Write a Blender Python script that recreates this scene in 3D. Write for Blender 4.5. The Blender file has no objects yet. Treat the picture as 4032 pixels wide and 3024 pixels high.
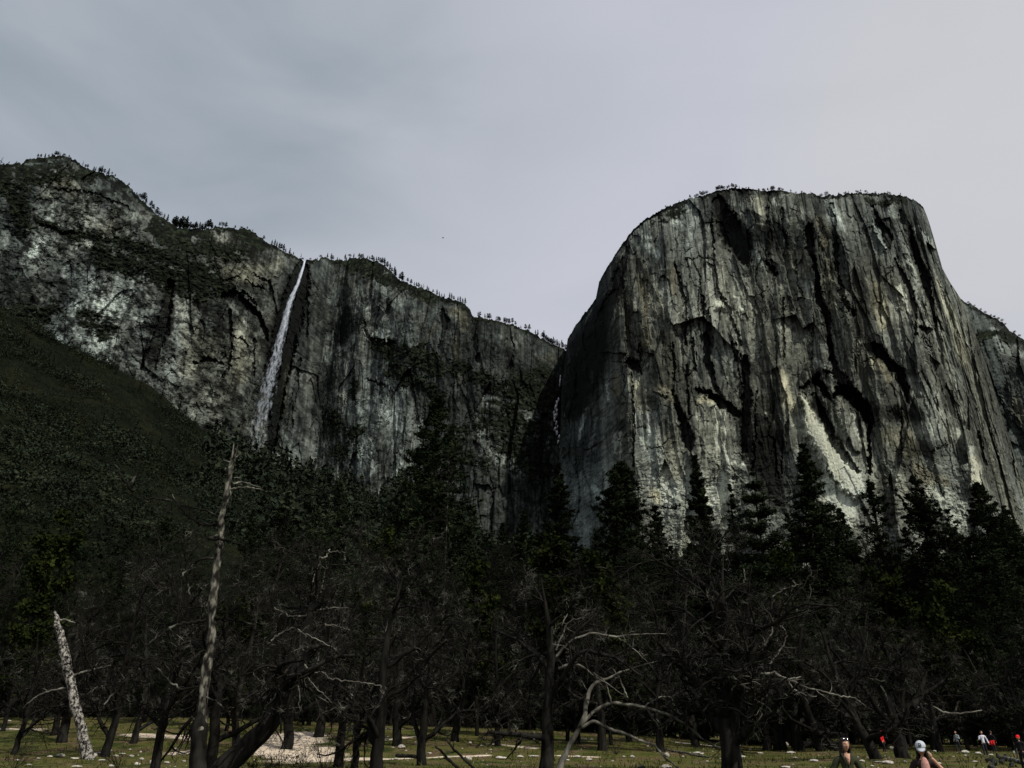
import bpy, bmesh, math, random
import numpy as np
from mathutils import Vector, Matrix
random.seed(7)
R = math.radians
SC = bpy.context.scene
COL = SC.collection

# ------------------------------------------------------------------ view of the valley
F = 3046.0                      # focal length in pixels of the 4032 x 3024 photograph
TH = R(24.5); CT, ST = math.cos(TH), math.sin(TH)
EYE = 1.7
def qr(px, py):
    """tangent of azimuth and of elevation seen from the viewpoint"""
    x = (np.asarray(px, float)-2016)/F; y = (1512-np.asarray(py, float))/F
    d = CT-y*ST
    return x/d, (ST+y*CT)/d
def to_px(q, r):
    fwd = CT+r*ST
    return 2016+F*q/fwd, 1512-F*(r*CT-ST)/fwd
def at(px, py, Y):
    q, r = qr(px, py)
    return Vector((float(q)*Y, Y, EYE+float(r)*Y))

cam = bpy.data.cameras.new('camera'); camo = bpy.data.objects.new('camera', cam); COL.objects.link(camo)
cam.sensor_width = 36; cam.lens = 36*F/4032; cam.clip_start = .1; cam.clip_end = 20000
camo.location = (0, 0, EYE); camo.rotation_euler = (R(90)+TH, 0, 0)
SC.camera = camo
SC.view_settings.view_transform = 'Standard'; SC.view_settings.look = 'None'
SC.view_settings.exposure = 0; SC.view_settings.gamma = 1

# ------------------------------------------------------------------ helpers
def tag(o, label=None, cat=None, group=None, kind=None):
    if label: o['label'] = label
    if cat: o['category'] = cat
    if group: o['group'] = group
    if kind: o['kind'] = kind
    return o
def empty(name, loc=(0, 0, 0), rz=0):
    o = bpy.data.objects.new(name, None); COL.objects.link(o)
    o.location = loc; o.rotation_euler = (0, 0, rz); o.empty_display_size = .2
    return o
def raw_mesh(name, V, Fc, mat=None, smooth=False):
    """V (n,3) array; Fc a list of (m,k) index arrays"""
    me = bpy.data.meshes.new(name)
    V = np.ascontiguousarray(V, np.float32)
    if not isinstance(Fc, (list, tuple)): Fc = [Fc]
    Fc = [np.asarray(f, np.int32) for f in Fc if len(f)]
    me.vertices.add(len(V)); me.vertices.foreach_set('co', V.ravel())
    tot = np.concatenate([np.full(len(f), f.shape[1], np.int32) for f in Fc])
    idx = np.concatenate([f.ravel() for f in Fc])
    me.loops.add(len(idx)); me.loops.foreach_set('vertex_index', idx)
    me.polygons.add(len(tot))
    st = np.zeros(len(tot), np.int32); st[1:] = np.cumsum(tot)[:-1]
    me.polygons.foreach_set('loop_start', st)
    try: me.polygons.foreach_set('loop_total', tot)
    except Exception: pass
    me.update(calc_edges=True)
    me.polygons.foreach_set('use_smooth', np.full(len(tot), smooth, bool))
    if mat: me.materials.append(mat)
    return me
def obj(name, me, parent=None, loc=None):
    o = bpy.data.objects.new(name, me); COL.objects.link(o)
    if parent is not None: o.parent = parent
    if loc is not None: o.location = loc
    return o
def vcol(me, name, arr):
    a = me.attributes.new(name, 'FLOAT_COLOR', 'POINT')
    c = np.ones((len(arr), 4), np.float32); c[:, :arr.shape[1]] = arr
    a.data.foreach_set('color', c.ravel())
def copy_tree(root, loc, rz=0, scale=None):
    c = root.copy(); COL.objects.link(c); c.location = loc; c.rotation_euler = (0, 0, rz)
    if scale is not None: c.scale = scale
    for ch in list(root.children):
        k = ch.copy(); COL.objects.link(k); k.parent = c
        for g in list(ch.children):
            m = g.copy(); COL.objects.link(m); m.parent = k
    return c

def _h(x, y, z, s):
    h = (x*374761393 + y*668265263 + z*2147483647 + s*1274126177) & 0xffffffff
    h = ((h ^ (h >> 13))*1274126177) & 0xffffffff
    h = ((h ^ (h >> 16))*2246822519) & 0xffffffff
    return ((h ^ (h >> 15)) & 0xffff)/32767.5-1.0
def vn(x, y, z=0., s=0):
    x, y, z = np.broadcast_arrays(np.asarray(x, float), np.asarray(y, float), np.asarray(z, float))
    xi = np.floor(x).astype(np.int64); yi = np.floor(y).astype(np.int64); zi = np.floor(z).astype(np.int64)
    u = x-xi; v = y-yi; w = z-zi
    u = u*u*u*(u*(u*6-15)+10); v = v*v*v*(v*(v*6-15)+10); w = w*w*(3-2*w)
    flat = bool(np.all(z == 0))
    def lay(k):
        a = _h(xi, yi, k, s); b = _h(xi+1, yi, k, s); c = _h(xi, yi+1, k, s); d = _h(xi+1, yi+1, k, s)
        return (a*(1-u)+b*u)*(1-v)+(c*(1-u)+d*u)*v
    if flat: return lay(zi)
    return lay(zi)*(1-w)+lay(zi+1)*w
def fbm(x, y, s=0, o=4, z=0., g=.5, l=2.03):
    t = 0; a = 1; n = 0
    for k in range(o):
        t = t+a*vn(np.asarray(x)*l**k+17.3*k, np.asarray(y)*l**k+5.1*k, np.asarray(z)*l**k, s+k*13); n += a; a *= g
    return t/n
def ridge(x, y, s=0, o=3):
    t = 0; a = 1; n = 0
    for k in range(o):
        t = t+a*(1-np.abs(vn(np.asarray(x)*2**k+9*k, np.asarray(y)*2**k, 0, s+k*7))*2); n += a; a *= .5
    return t/n
def sst(a, b, x):
    t = np.clip((np.asarray(x, float)-a)/(b-a), 0, 1); return t*t*(3-2*t)
def cells(x, y, s=0):
    """Voronoi: (value of the nearest cell, distance to the border between cells)"""
    xi = np.floor(x).astype(np.int64); yi = np.floor(y).astype(np.int64)
    d1 = np.full(np.shape(x), 9.); d2 = np.full(np.shape(x), 9.); val = np.zeros(np.shape(x)); tilt = np.zeros(np.shape(x)); dx = np.zeros(np.shape(x)); dy = np.zeros(np.shape(x))
    for i in (-1, 0, 1):
        for j in (-1, 0, 1):
            cx = xi+i; cy = yi+j
            ex = x-(cx+.5+.45*_h(cx, cy, 0, s)); ey = y-(cy+.5+.45*_h(cx, cy, 0, s+91))
            d = np.hypot(ex, ey); v = _h(cx, cy, 0, s+57); tv = _h(cx, cy, 0, s+23)
            m = d < d1
            d2 = np.where(m, d1, np.minimum(d2, d)); val = np.where(m, v, val); tilt = np.where(m, tv, tilt); dx = np.where(m, ex, dx); dy = np.where(m, ey, dy); d1 = np.where(m, d, d1)
    return val, d2-d1, tilt, dx, dy

# ------------------------------------------------------------------ materials
def mat(name):
    m = bpy.data.materials.new(name); m.use_nodes = True
    nt = m.node_tree; b = nt.nodes['Principled BSDF']
    b.inputs['Roughness'].default_value = .9
    b.inputs['Specular IOR Level'].default_value = .03
    return m, nt, b
def noise_mat(name, c1, c2, scale=3., detail=6, rough=.9, bump=0., bscale=None, lo=.35, hi=.65, c3=None, stretch=(1, 1, 1), spec=.02, per_object=0.):
    m, nt, b = mat(name)
    N, L = nt.nodes.new, nt.links.new
    tc = N('ShaderNodeTexCoord'); mp = N('ShaderNodeMapping'); mp.inputs['Scale'].default_value = stretch
    L(tc.outputs['Object'], mp.inputs['Vector'])
    n = N('ShaderNodeTexNoise'); n.inputs['Scale'].default_value = scale; n.inputs['Detail'].default_value = detail
    L(mp.outputs[0], n.inputs['Vector'])
    r = N('ShaderNodeValToRGB'); e = r.color_ramp.elements
    e[0].position = lo; e[0].color = (*c1, 1); e[1].position = hi; e[1].color = (*c2, 1)
    if c3: k = e.new((lo+hi)/2); k.color = (*c3, 1)
    L(n.outputs['Fac'], r.inputs['Fac'])
    out = r.outputs['Color']
    if per_object:
        oi = N('ShaderNodeObjectInfo'); mr = N('ShaderNodeMapRange')
        mr.inputs['To Min'].default_value = 1-per_object; mr.inputs['To Max'].default_value = 1+per_object
        L(oi.outputs['Random'], mr.inputs['Value'])
        mx = N('ShaderNodeMixRGB'); mx.blend_type = 'MULTIPLY'; mx.inputs['Fac'].default_value = 1
        L(out, mx.inputs['Color1']); L(mr.outputs['Result'], mx.inputs['Color2']); out = mx.outputs['Color']
    L(out, b.inputs['Base Color'])
    b.inputs['Roughness'].default_value = rough; b.inputs['Specular IOR Level'].default_value = spec
    if bump:
        n2 = N('ShaderNodeTexNoise'); n2.inputs['Scale'].default_value = bscale or scale*3; n2.inputs['Detail'].default_value = 5
        L(mp.outputs[0], n2.inputs['Vector'])
        bp = N('ShaderNodeBump'); bp.inputs['Strength'].default_value = bump
        L(n2.outputs['Fac'], bp.inputs['Height']); L(bp.outputs['Normal'], b.inputs['Normal'])
    return m
def attr_mat(name, att, nscale, namp, bump=.0, rough=.95):
    """colour from a mesh attribute, broken up with fine noise"""
    m, nt, b = mat(name); N, L = nt.nodes.new, nt.links.new
    a = N('ShaderNodeAttribute'); a.attribute_name = att
    tc = N('ShaderNodeTexCoord'); n = N('ShaderNodeTexNoise'); n.inputs['Scale'].default_value = nscale; n.inputs['Detail'].default_value = 5
    L(tc.outputs['Object'], n.inputs['Vector'])
    mr = N('ShaderNodeMapRange'); mr.inputs['From Min'].default_value = .3; mr.inputs['From Max'].default_value = .7
    mr.inputs['To Min'].default_value = 1-namp; mr.inputs['To Max'].default_value = 1+namp
    L(n.outputs['Fac'], mr.inputs['Value'])
    mx = N('ShaderNodeMixRGB'); mx.blend_type = 'MULTIPLY'; mx.inputs['Fac'].default_value = 1
    L(a.outputs['Color'], mx.inputs['Color1']); L(mr.outputs['Result'], mx.inputs['Color2'])
    L(mx.outputs['Color'], b.inputs['Base Color'])
    b.inputs['Roughness'].default_value = rough; b.inputs['Specular IOR Level'].default_value = .02
    if bump:
        bp = N('ShaderNodeBump'); bp.inputs['Strength'].default_value = bump; bp.inputs['Distance'].default_value = 2
        L(n.outputs['Fac'], bp.inputs['Height']); L(bp.outputs['Normal'], b.inputs['Normal'])
    return m

# ------------------------------------------------------------------ light and sky
SUN_AZ, SUN_EL = 138., 49.        # degrees to the right of the view direction, and up
sd = Vector((math.sin(R(SUN_AZ))*math.cos(R(SUN_EL)), math.cos(R(SUN_AZ))*math.cos(R(SUN_EL)), math.sin(R(SUN_EL))))
sl = bpy.data.lights.new('sun', 'SUN'); sl.energy = 4.2; sl.angle = R(.6); sl.color = (1, .95, .87)
so = bpy.data.objects.new('sun', sl); COL.objects.link(so); so.location = (50, -50, 80)
so.rotation_euler = sd.to_track_quat('Z', 'Y').to_euler()

def make_world():
    w = bpy.data.worlds.new('World'); SC.world = w; w.use_nodes = True
    nt = w.node_tree; N, L = nt.nodes.new, nt.links.new
    bg = nt.nodes['Background']
    sky = N('ShaderNodeTexSky'); sky.sky_type = 'NISHITA'; sky.sun_disc = False
    sky.sun_elevation = R(SUN_EL); sky.sun_rotation = R(SUN_AZ)
    tc = N('ShaderNodeTexCoord')
    # thin high cloud drawn out in bands over the blue
    mp = N('ShaderNodeMapping'); mp.inputs['Rotation'].default_value = (0, R(-24), R(20)); mp.inputs['Scale'].default_value = (1.5, 1.8, 4.2)
    L(tc.outputs['Generated'], mp.inputs['Vector'])
    n = N('ShaderNodeTexNoise'); n.inputs['Scale'].default_value = 1.9; n.inputs['Detail'].default_value = 4.5; n.inputs['Roughness'].default_value = .48; n.inputs['Distortion'].default_value = .4
    L(mp.outputs[0], n.inputs['Vector'])
    # the veil is thinner overhead on the left and thicker low and to the right
    def dotv(v):
        d = N('ShaderNodeVectorMath'); d.operation = 'DOT_PRODUCT'; d.inputs[1].default_value = v
        L(tc.outputs['Generated'], d.inputs[0]); return d.outputs['Value']
    def math_(op, a, b):
        m = N('ShaderNodeMath'); m.operation = op
        for i, v in enumerate((a, b)):
            if isinstance(v, (int, float)): m.inputs[i].default_value = v
            else: L(v, m.inputs[i])
        return m.outputs[0]
    tl = Vector(SKY_THIN).normalized()
    mr = N('ShaderNodeMapRange'); mr.interpolation_type = 'SMOOTHSTEP'
    mr.inputs['From Min'].default_value = .74; mr.inputs['From Max'].default_value = 1.0
    mr.inputs['To Min'].default_value = 0; mr.inputs['To Max'].default_value = .62
    L(dotv(tl), mr.inputs['Value'])
    el = N('ShaderNodeMapRange'); el.inputs['From Min'].default_value = .35; el.inputs['From Max'].default_value = .95
    el.inputs['To Min'].default_value = 0; el.inputs['To Max'].default_value = .30
    sep = N('ShaderNodeSeparateXYZ'); L(tc.outputs['Generated'], sep.inputs[0]); L(sep.outputs['Z'], el.inputs['Value'])
    s1 = math_('SUBTRACT', math_('ADD', 1.02, math_('MULTIPLY', math_('SUBTRACT', n.outputs['Fac'], .5), .85)), mr.outputs['Result'])
    s2 = math_('SUBTRACT', s1, el.outputs['Result'])
    cl = N('ShaderNodeClamp'); L(s2, cl.inputs['Value'])
    ramp = N('ShaderNodeValToRGB'); e = ramp.color_ramp.elements
    e[0].position = 0; e[0].color = (.275, .335, .385, 1)
    e[1].position = 1; e[1].color = (.605, .618, .69, 1)
    k = e.new(.45); k.color = (.495, .525, .585, 1)
    L(cl.outputs[0], ramp.inputs['Fac'])
    st = N('ShaderNodeMixRGB'); st.blend_type = 'MULTIPLY'; st.inputs['Fac'].default_value = 1; st.inputs['Color2'].default_value = (.08, .08, .08, 1)
    L(sky.outputs[0], st.inputs['Color1'])
    mix = N('ShaderNodeMixRGB'); mix.inputs['Fac'].default_value = .9
    L(st.outputs[0], mix.inputs['Color1']); L(ramp.outputs['Color'], mix.inputs['Color2'])
    # warm light in the veil towards the sun's side
    wm = N('ShaderNodeMapRange'); wm.interpolation_type = 'SMOOTHSTEP'
    wm.inputs['From Min'].default_value = .95; wm.inputs['From Max'].default_value = 1; wm.inputs['To Max'].default_value = .5
    L(dotv(Vector(SKY_WARM).normalized()), wm.inputs['Value'])
    m2 = N('ShaderNodeMixRGB'); m2.inputs['Color2'].default_value = (.64, .635, .63, 1)
    L(wm.outputs['Result'], m2.inputs['Fac']); L(mix.outputs[0], m2.inputs['Color1'])
    L(m2.outputs[0], bg.inputs['Color']); bg.inputs['Strength'].default_value = 1.0
def dirv(px, py):
    q, r = qr(px, py); return (float(q), 1., float(r))
SKY_THIN = dirv(-150, 120); SKY_WARM = dirv(3980, 520)
make_world()
# ------------------------------------------------------------------ granite walls
CROPS = {'A': (2144, 650, 944/2212), 'B': (3000, 650, 1032/2212), 'C': (2144, 1300, 944/2212), 'D': (3000, 1300, 1032/2212),
         'L': (0, 500, 1344/2212), 'M': (1000, 900, 1344/2212), 'P': (0, 0, 1.)}
def conv(c, pts):
    ox, oy, k = CROPS[c]
    return [(ox+p[0]*k, oy+p[1]*k, (p[2] if len(p) > 2 else 0)*k) for p in pts]
def stroke_w(PX, PY, pts, soft=.45):
    """0..1 cover of a tapering stroke over the wall, and the signed offset across it"""
    out = np.zeros(PX.shape, np.float32)
    for (x0, y0, w0), (x1, y1, w1) in zip(pts[:-1], pts[1:]):
        wm = max(w0, w1)*1.6+6
        m = (PX > min(x0, x1)-wm) & (PX < max(x0, x1)+wm) & (PY > min(y0, y1)-wm) & (PY < max(y0, y1)+wm)
        if not m.any(): continue
        px = PX[m]; py = PY[m]; dx, dy = x1-x0, y1-y0
        t = np.clip(((px-x0)*dx+(py-y0)*dy)/(dx*dx+dy*dy+1e-9), 0, 1)
        d = np.hypot(px-x0-t*dx, py-y0-t*dy); w = np.maximum(w0+(w1-w0)*t, .8)
        c = 1-sst(1-soft, 1+soft, d/w)
        out[m] = np.maximum(out[m], c)
    return out
def wall(name, label, rim_px, plan, qlim, rlim, n, strokes, seed, lean=.12, brow=80., rough=1., base_tone=None, blocky=1., veg_rim=.005, back=420., zones=None, topw=.06, dense=()):
    """a rock wall standing on the plan curve Y(q); RIM_PX traces its top, strokes carve corners and arches, paint stains and shade"""
    rq, rr = qr([p[0] for p in rim_px], [p[1] for p in rim_px]); o = np.argsort(rq); rq = rq[o]; rr = rr[o]
    pq = np.array([p[0] for p in plan]); pY = np.array([p[1] for p in plan], float)
    qf = np.linspace(*qlim, 6000); wt = 1+sum(5*np.exp(-((qf-a)/w_)**2) for a, w_ in dense)+0*qf; cw = np.cumsum(wt); cw = (cw-cw[0])/(cw[-1]-cw[0]); q1 = np.interp(np.linspace(0, 1, n[0]), cw, qf); r1 = np.linspace(*rlim, n[1])
    Q, Rr = np.meshgrid(q1, r1)
    rim = np.interp(q1, rq, rr)
    stp = 1/(1+np.abs(np.gradient(rim, q1))/2.5)
    rim = rim+stp*.0040*fbm(q1*170, q1*0+3, seed+5, 4, g=.62)+stp*.0022*np.maximum(0, vn(q1*55, 0, 0, seed+6))+stp*.0016*_h(np.floor(q1*420).astype(np.int64), np.int64(1), np.int64(1), seed)
    RIM = np.broadcast_to(rim, Q.shape)
    over = np.maximum(Rr-RIM, 0)
    Re = np.minimum(Rr, RIM)
    Y0 = np.interp(Q, pq, pY)
    # smooth the plan a little
    ker = np.hanning(25); ker /= ker.sum()
    yrow = np.interp(q1, pq, pY); yrow = np.convolve(np.pad(yrow, 12, 'edge'), ker, 'valid')
    Y0 = np.broadcast_to(yrow, Q.shape).copy()
    S = Q*Y0; Hh = Re*Y0                       # metres along and up the wall
    PX, PY = to_px(Q, Re)
    wx = 9*fbm(PX/40, PY/60, seed+1, 3)+4*vn(PX/9, PY/14, 0, seed+2)+3.5*vn(PX/4.2, PY/9, 0, seed+8); wy = 14*fbm(PX/40, PY/60, seed+3, 3)+5*vn(PX/9, PY/14, 0, seed+4)+5*vn(PX/5, PY/7, 0, seed+9)
    WX = PX+wx; WY = PY+wy
    dep = np.zeros(Q.shape); tone = np.zeros(Q.shape); tan_ = np.zeros(Q.shape); veg = np.zeros(Q.shape); smooth = np.zeros(Q.shape)
    for st in strokes:
        c, kind, amt = st[0], st[1], st[2]
        w = stroke_w(WX, WY, conv(c, st[3:]), .25 if kind in 'gk' else (.9 if kind in 'vs' else (.42 if kind in 'ltd' else .35)))
        if kind == 'g': dep += w*amt; tone -= w*.18                  # corner or chimney cut into the wall, its damp and shade painted darker
        elif kind == 'k': dep += w*amt; tone -= w*.45                # crack
        elif kind == 'r': dep -= w*amt                               # rib
        elif kind == 'l': tone += w*amt*.72                              # pale fresh rock, and painted light on the sunlit slab and shaded gully
        elif kind == 'd': tone -= w*amt*.8                              # dark diorite, water stain and painted shade of recesses
        elif kind == 't': tan_ += w*amt; tone += w*amt*.12           # rusty tan rock
        elif kind == 'v': veg = np.maximum(veg, w*amt)               # brush on ledges
        elif kind == 's': smooth = np.maximum(smooth, w*amt)
    z = zones(PX, PY) if zones else {}
    vert = z.get('vert', 1.)                    # how strongly the relief runs up and down
    # ---- relief, metres
    ax = S+6*fbm(S/30, Hh/45, seed+11, 3)
    n1 = fbm(ax/95, Hh/620, seed+20, 4)
    n2 = fbm(ax/30, Hh/230, seed+21, 3)
    n3 = ridge(ax/13, Hh/95, seed+22, 2)
    iso = fbm(S/22, Hh/17, seed+23, 4)
    iso2 = ridge(S/13+1.3*iso+Hh/30, Hh/10+iso, seed+24, 3)
    wxs = ax+9*fbm(S/14, Hh/22, seed+12, 3); wys = Hh+16*fbm(S/16, Hh/20, seed+13, 3)
    # joint-bounded faces: each block of the wall is a plane of its own, set forward or back and turned a little
    bx = S+5*fbm(S/60, Hh/130, seed+14, 2)+1.2*fbm(S/9, Hh/12, seed+15, 2); by = Hh+8*fbm(S/50, Hh/50, seed+16, 2)+1.5*fbm(S/8, Hh/9, seed+17, 2)
    cv, ce, ct, cdx, cdy = cells(bx/46, by/210, seed+25)
    cv2, ce2, ct2, cdx2, cdy2 = cells(bx/19, by/(34+40*vert), seed+26)
    cv3, ce3, ct3, cdx3, cdy3 = cells(bx/8, by/(10+14*vert), seed+30)
    facet = 5.0*cv+ct*30*cdx+cv*22*cdy+2.4*cv2+ct2*11*cdx2+cv2*5*cdy2+.9*cv3+ct3*3.6*cdx3+cv3*2*cdy3
    t = n1*3.4+.7*n2; stair = (np.floor(t)+sst(.38, .62, t-np.floor(t)))/3.4
    t2 = 3.2*fbm(wxs/36, Hh/300, seed+28, 3); stair2 = (np.floor(t2)+sst(.36, .64, t2-np.floor(t2)))/3.2
    f1 = fbm(S/7, Hh/11, seed+27, 3); f2 = ridge(S/7+.8*iso, Hh/4.5, seed+29, 2)
    rel = rough*(vert*(22*stair+9*stair2+6*n1+1.8*n2+1.0*n3)+blocky*facet*(.55+.45*vert)+(1.3-vert)*(5*iso+2.4*iso2+1.4*f2)+1.0*f1)
    # broken cracks: thin zero lines of drawn-out noise, each running only part of the way
    k1 = np.exp(-(fbm(wxs/34, Hh/330, seed+51, 3)/.018)**2)*sst(-.05, .25, fbm(S/50, Hh/110, seed+52, 3))
    k2 = np.exp(-(fbm(wxs/40, wys/26, seed+53, 3)/.020)**2)*sst(.05, .3, fbm(S/45, Hh/40, seed+54, 3))
    k3 = np.exp(-(fbm(wxs/16, wys/9, seed+55, 3)/.030)**2)*sst(.0, .3, fbm(S/50, Hh/50, seed+56, 3))
    crack = np.clip(k1*vert+.8*k2+.6*(1.3-vert)*k3, 0, 1.2)
    rel = rel*(1-.95*smooth)+4.5*crack*(1-.9*smooth)
    dep = dep+rel+4*np.minimum(veg, 1)*0
    br = np.clip((RIM-Re)/topw, 0, 1)
    Y = Y0+lean*np.maximum(Hh-120, 0)+brow*(1-br)**2.2+dep*np.clip((RIM-Re)/.004+.35, 0, 1)
    Y = Y+over*back/.03
    Zr = Re-over*.35
    X = Q*Y; Z = EYE+Zr*Y
    # ---- rock colour: mineral and stain pattern of the wall, with painted shade
    streak = fbm(ax/7, Hh/170, seed+31, 4); streak2 = fbm(ax/24, Hh/420, seed+32, 3)
    patch = fbm(S/60, Hh/75, seed+33, 4); mott = fbm(S/9, Hh/8, seed+34, 3); spk = vn(S/3.2, Hh/3.4, 0, seed+35)
    bt = z.get('tone', 0.)
    st3 = fbm(S/4.2+.6*n2, Hh/120, seed+37, 3)
    nz = 1-.85*np.clip(smooth, 0, 1)
    st4 = fbm(S/1.9, Hh/90, seed+38, 2)
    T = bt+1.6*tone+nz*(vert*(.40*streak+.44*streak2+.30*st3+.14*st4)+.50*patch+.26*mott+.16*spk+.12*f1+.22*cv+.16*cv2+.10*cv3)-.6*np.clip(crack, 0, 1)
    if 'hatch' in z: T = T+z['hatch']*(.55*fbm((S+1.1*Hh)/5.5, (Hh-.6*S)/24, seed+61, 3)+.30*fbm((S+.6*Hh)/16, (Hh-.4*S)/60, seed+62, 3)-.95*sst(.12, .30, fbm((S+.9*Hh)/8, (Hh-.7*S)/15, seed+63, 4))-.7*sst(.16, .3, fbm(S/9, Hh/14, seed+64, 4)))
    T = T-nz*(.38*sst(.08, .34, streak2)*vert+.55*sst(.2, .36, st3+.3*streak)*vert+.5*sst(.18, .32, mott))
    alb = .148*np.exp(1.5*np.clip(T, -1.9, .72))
    hue = np.clip(tan_+z.get('tan', 0.)+.35*fbm(S/45, Hh/110, seed+36, 3)+.2*streak, -.5, 1.2)
    cool = np.stack([alb*.84, alb*1.0, alb*.93], -1); warm = np.stack([alb*1.03, alb*1.0, alb*.68], -1)
    h = np.clip(.24+.60*hue, 0, 1)[..., None]
    C = cool*(1-h)+warm*h
    # brush, ledge plants and the wooded rim
    vm = fbm(S/17, Hh/11, seed+41, 4)
    veg = np.clip(veg*(1.05+1.0*vm)+z.get('veg', 0.)*(vm > .12)*1., 0, 1)
    rimv = (1-sst(veg_rim*.4, veg_rim*1.5, (RIM-Re)+.011*vm)); rimv = np.where(over > 0, 1, rimv)
    sp2 = vn(S/4.5, Hh/4.0, 0, seed+45)+.6*vn(S/2.1, Hh/2.1, 0, seed+46)
    veg = np.clip(np.maximum(sst(.35, .62, veg+.28*sp2), sst(.3, .7, rimv*.92+.25*sp2)), 0, 1)[..., None]
    vm2 = vn(S/5, Hh/5, 0, seed+44); vk = .0085*np.exp(1.0*vm+.9*sp2); vc = np.stack([vk*.78, vk, vk*.62], -1)
    C = C*(1-veg)+np.clip(vc, .003, 1)*veg
    Y2 = Y-veg[..., 0]*np.maximum(0, 5*fbm(S/5, Hh/5, seed+42, 3)+2)
    X = Q*Y2; Z = EYE+Zr*Y2
    V = np.stack([X, Y2, Z], -1).reshape(-1, 3)
    nc, nr = n
    i = (np.arange(nr-1)[:, None]*nc+np.arange(nc-1)[None, :]).ravel()
    Fq = np.stack([i, i+1, i+nc+1, i+nc], 1)
    me = raw_mesh(name, V, Fq, M['granite'])
    vcol(me, 'rock', np.clip(C, .004, .8).reshape(-1, 3))
    o = obj(name, me); tag(o, label, 'cliff', kind='structure')
    return o, (q1, rim, yrow, lean, brow)

M = {}
M['granite'] = attr_mat('granite', 'rock', .35, .28, bump=.5)

# ---- the great prow on the right
PROW_RIM = [(2192, 2100), (2200, 1900), (2205, 1700), (2212, 1500), (2235, 1335), (2262, 1290), (2300, 1235), (2345, 1180), (2358, 1110), (2390, 1055), (2430, 990), (2480, 920), (2520, 880),
            (2560, 850), (2620, 815), (2690, 790), (2760, 775), (2815, 755), (2870, 742), (2940, 742), (3000, 748), (3060, 750), (3150, 760), (3230, 770),
            (3290, 768), (3370, 762), (3440, 760), (3500, 762), (3560, 772), (3605, 790), (3635, 815), (3648, 845), (3660, 880), (3675, 930), (3692, 990),
            (3712, 1060), (3745, 1120), (3790, 1185), (3830, 1290), (3880, 1420), (3950, 1650), (4032, 1900), (4150, 2200)]
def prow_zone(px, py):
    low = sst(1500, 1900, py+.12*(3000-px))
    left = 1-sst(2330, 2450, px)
    tone = -.17+.34*low-.45*left*(1-.7*sst(1650, 1950, py))  # left flank darkened in the albedo to stand for its shade
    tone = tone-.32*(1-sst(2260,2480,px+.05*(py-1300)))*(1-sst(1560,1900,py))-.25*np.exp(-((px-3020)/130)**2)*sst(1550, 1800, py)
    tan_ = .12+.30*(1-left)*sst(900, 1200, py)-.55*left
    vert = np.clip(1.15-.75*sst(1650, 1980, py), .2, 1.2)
    return dict(tone=tone, tan=tan_, vert=vert)
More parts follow.
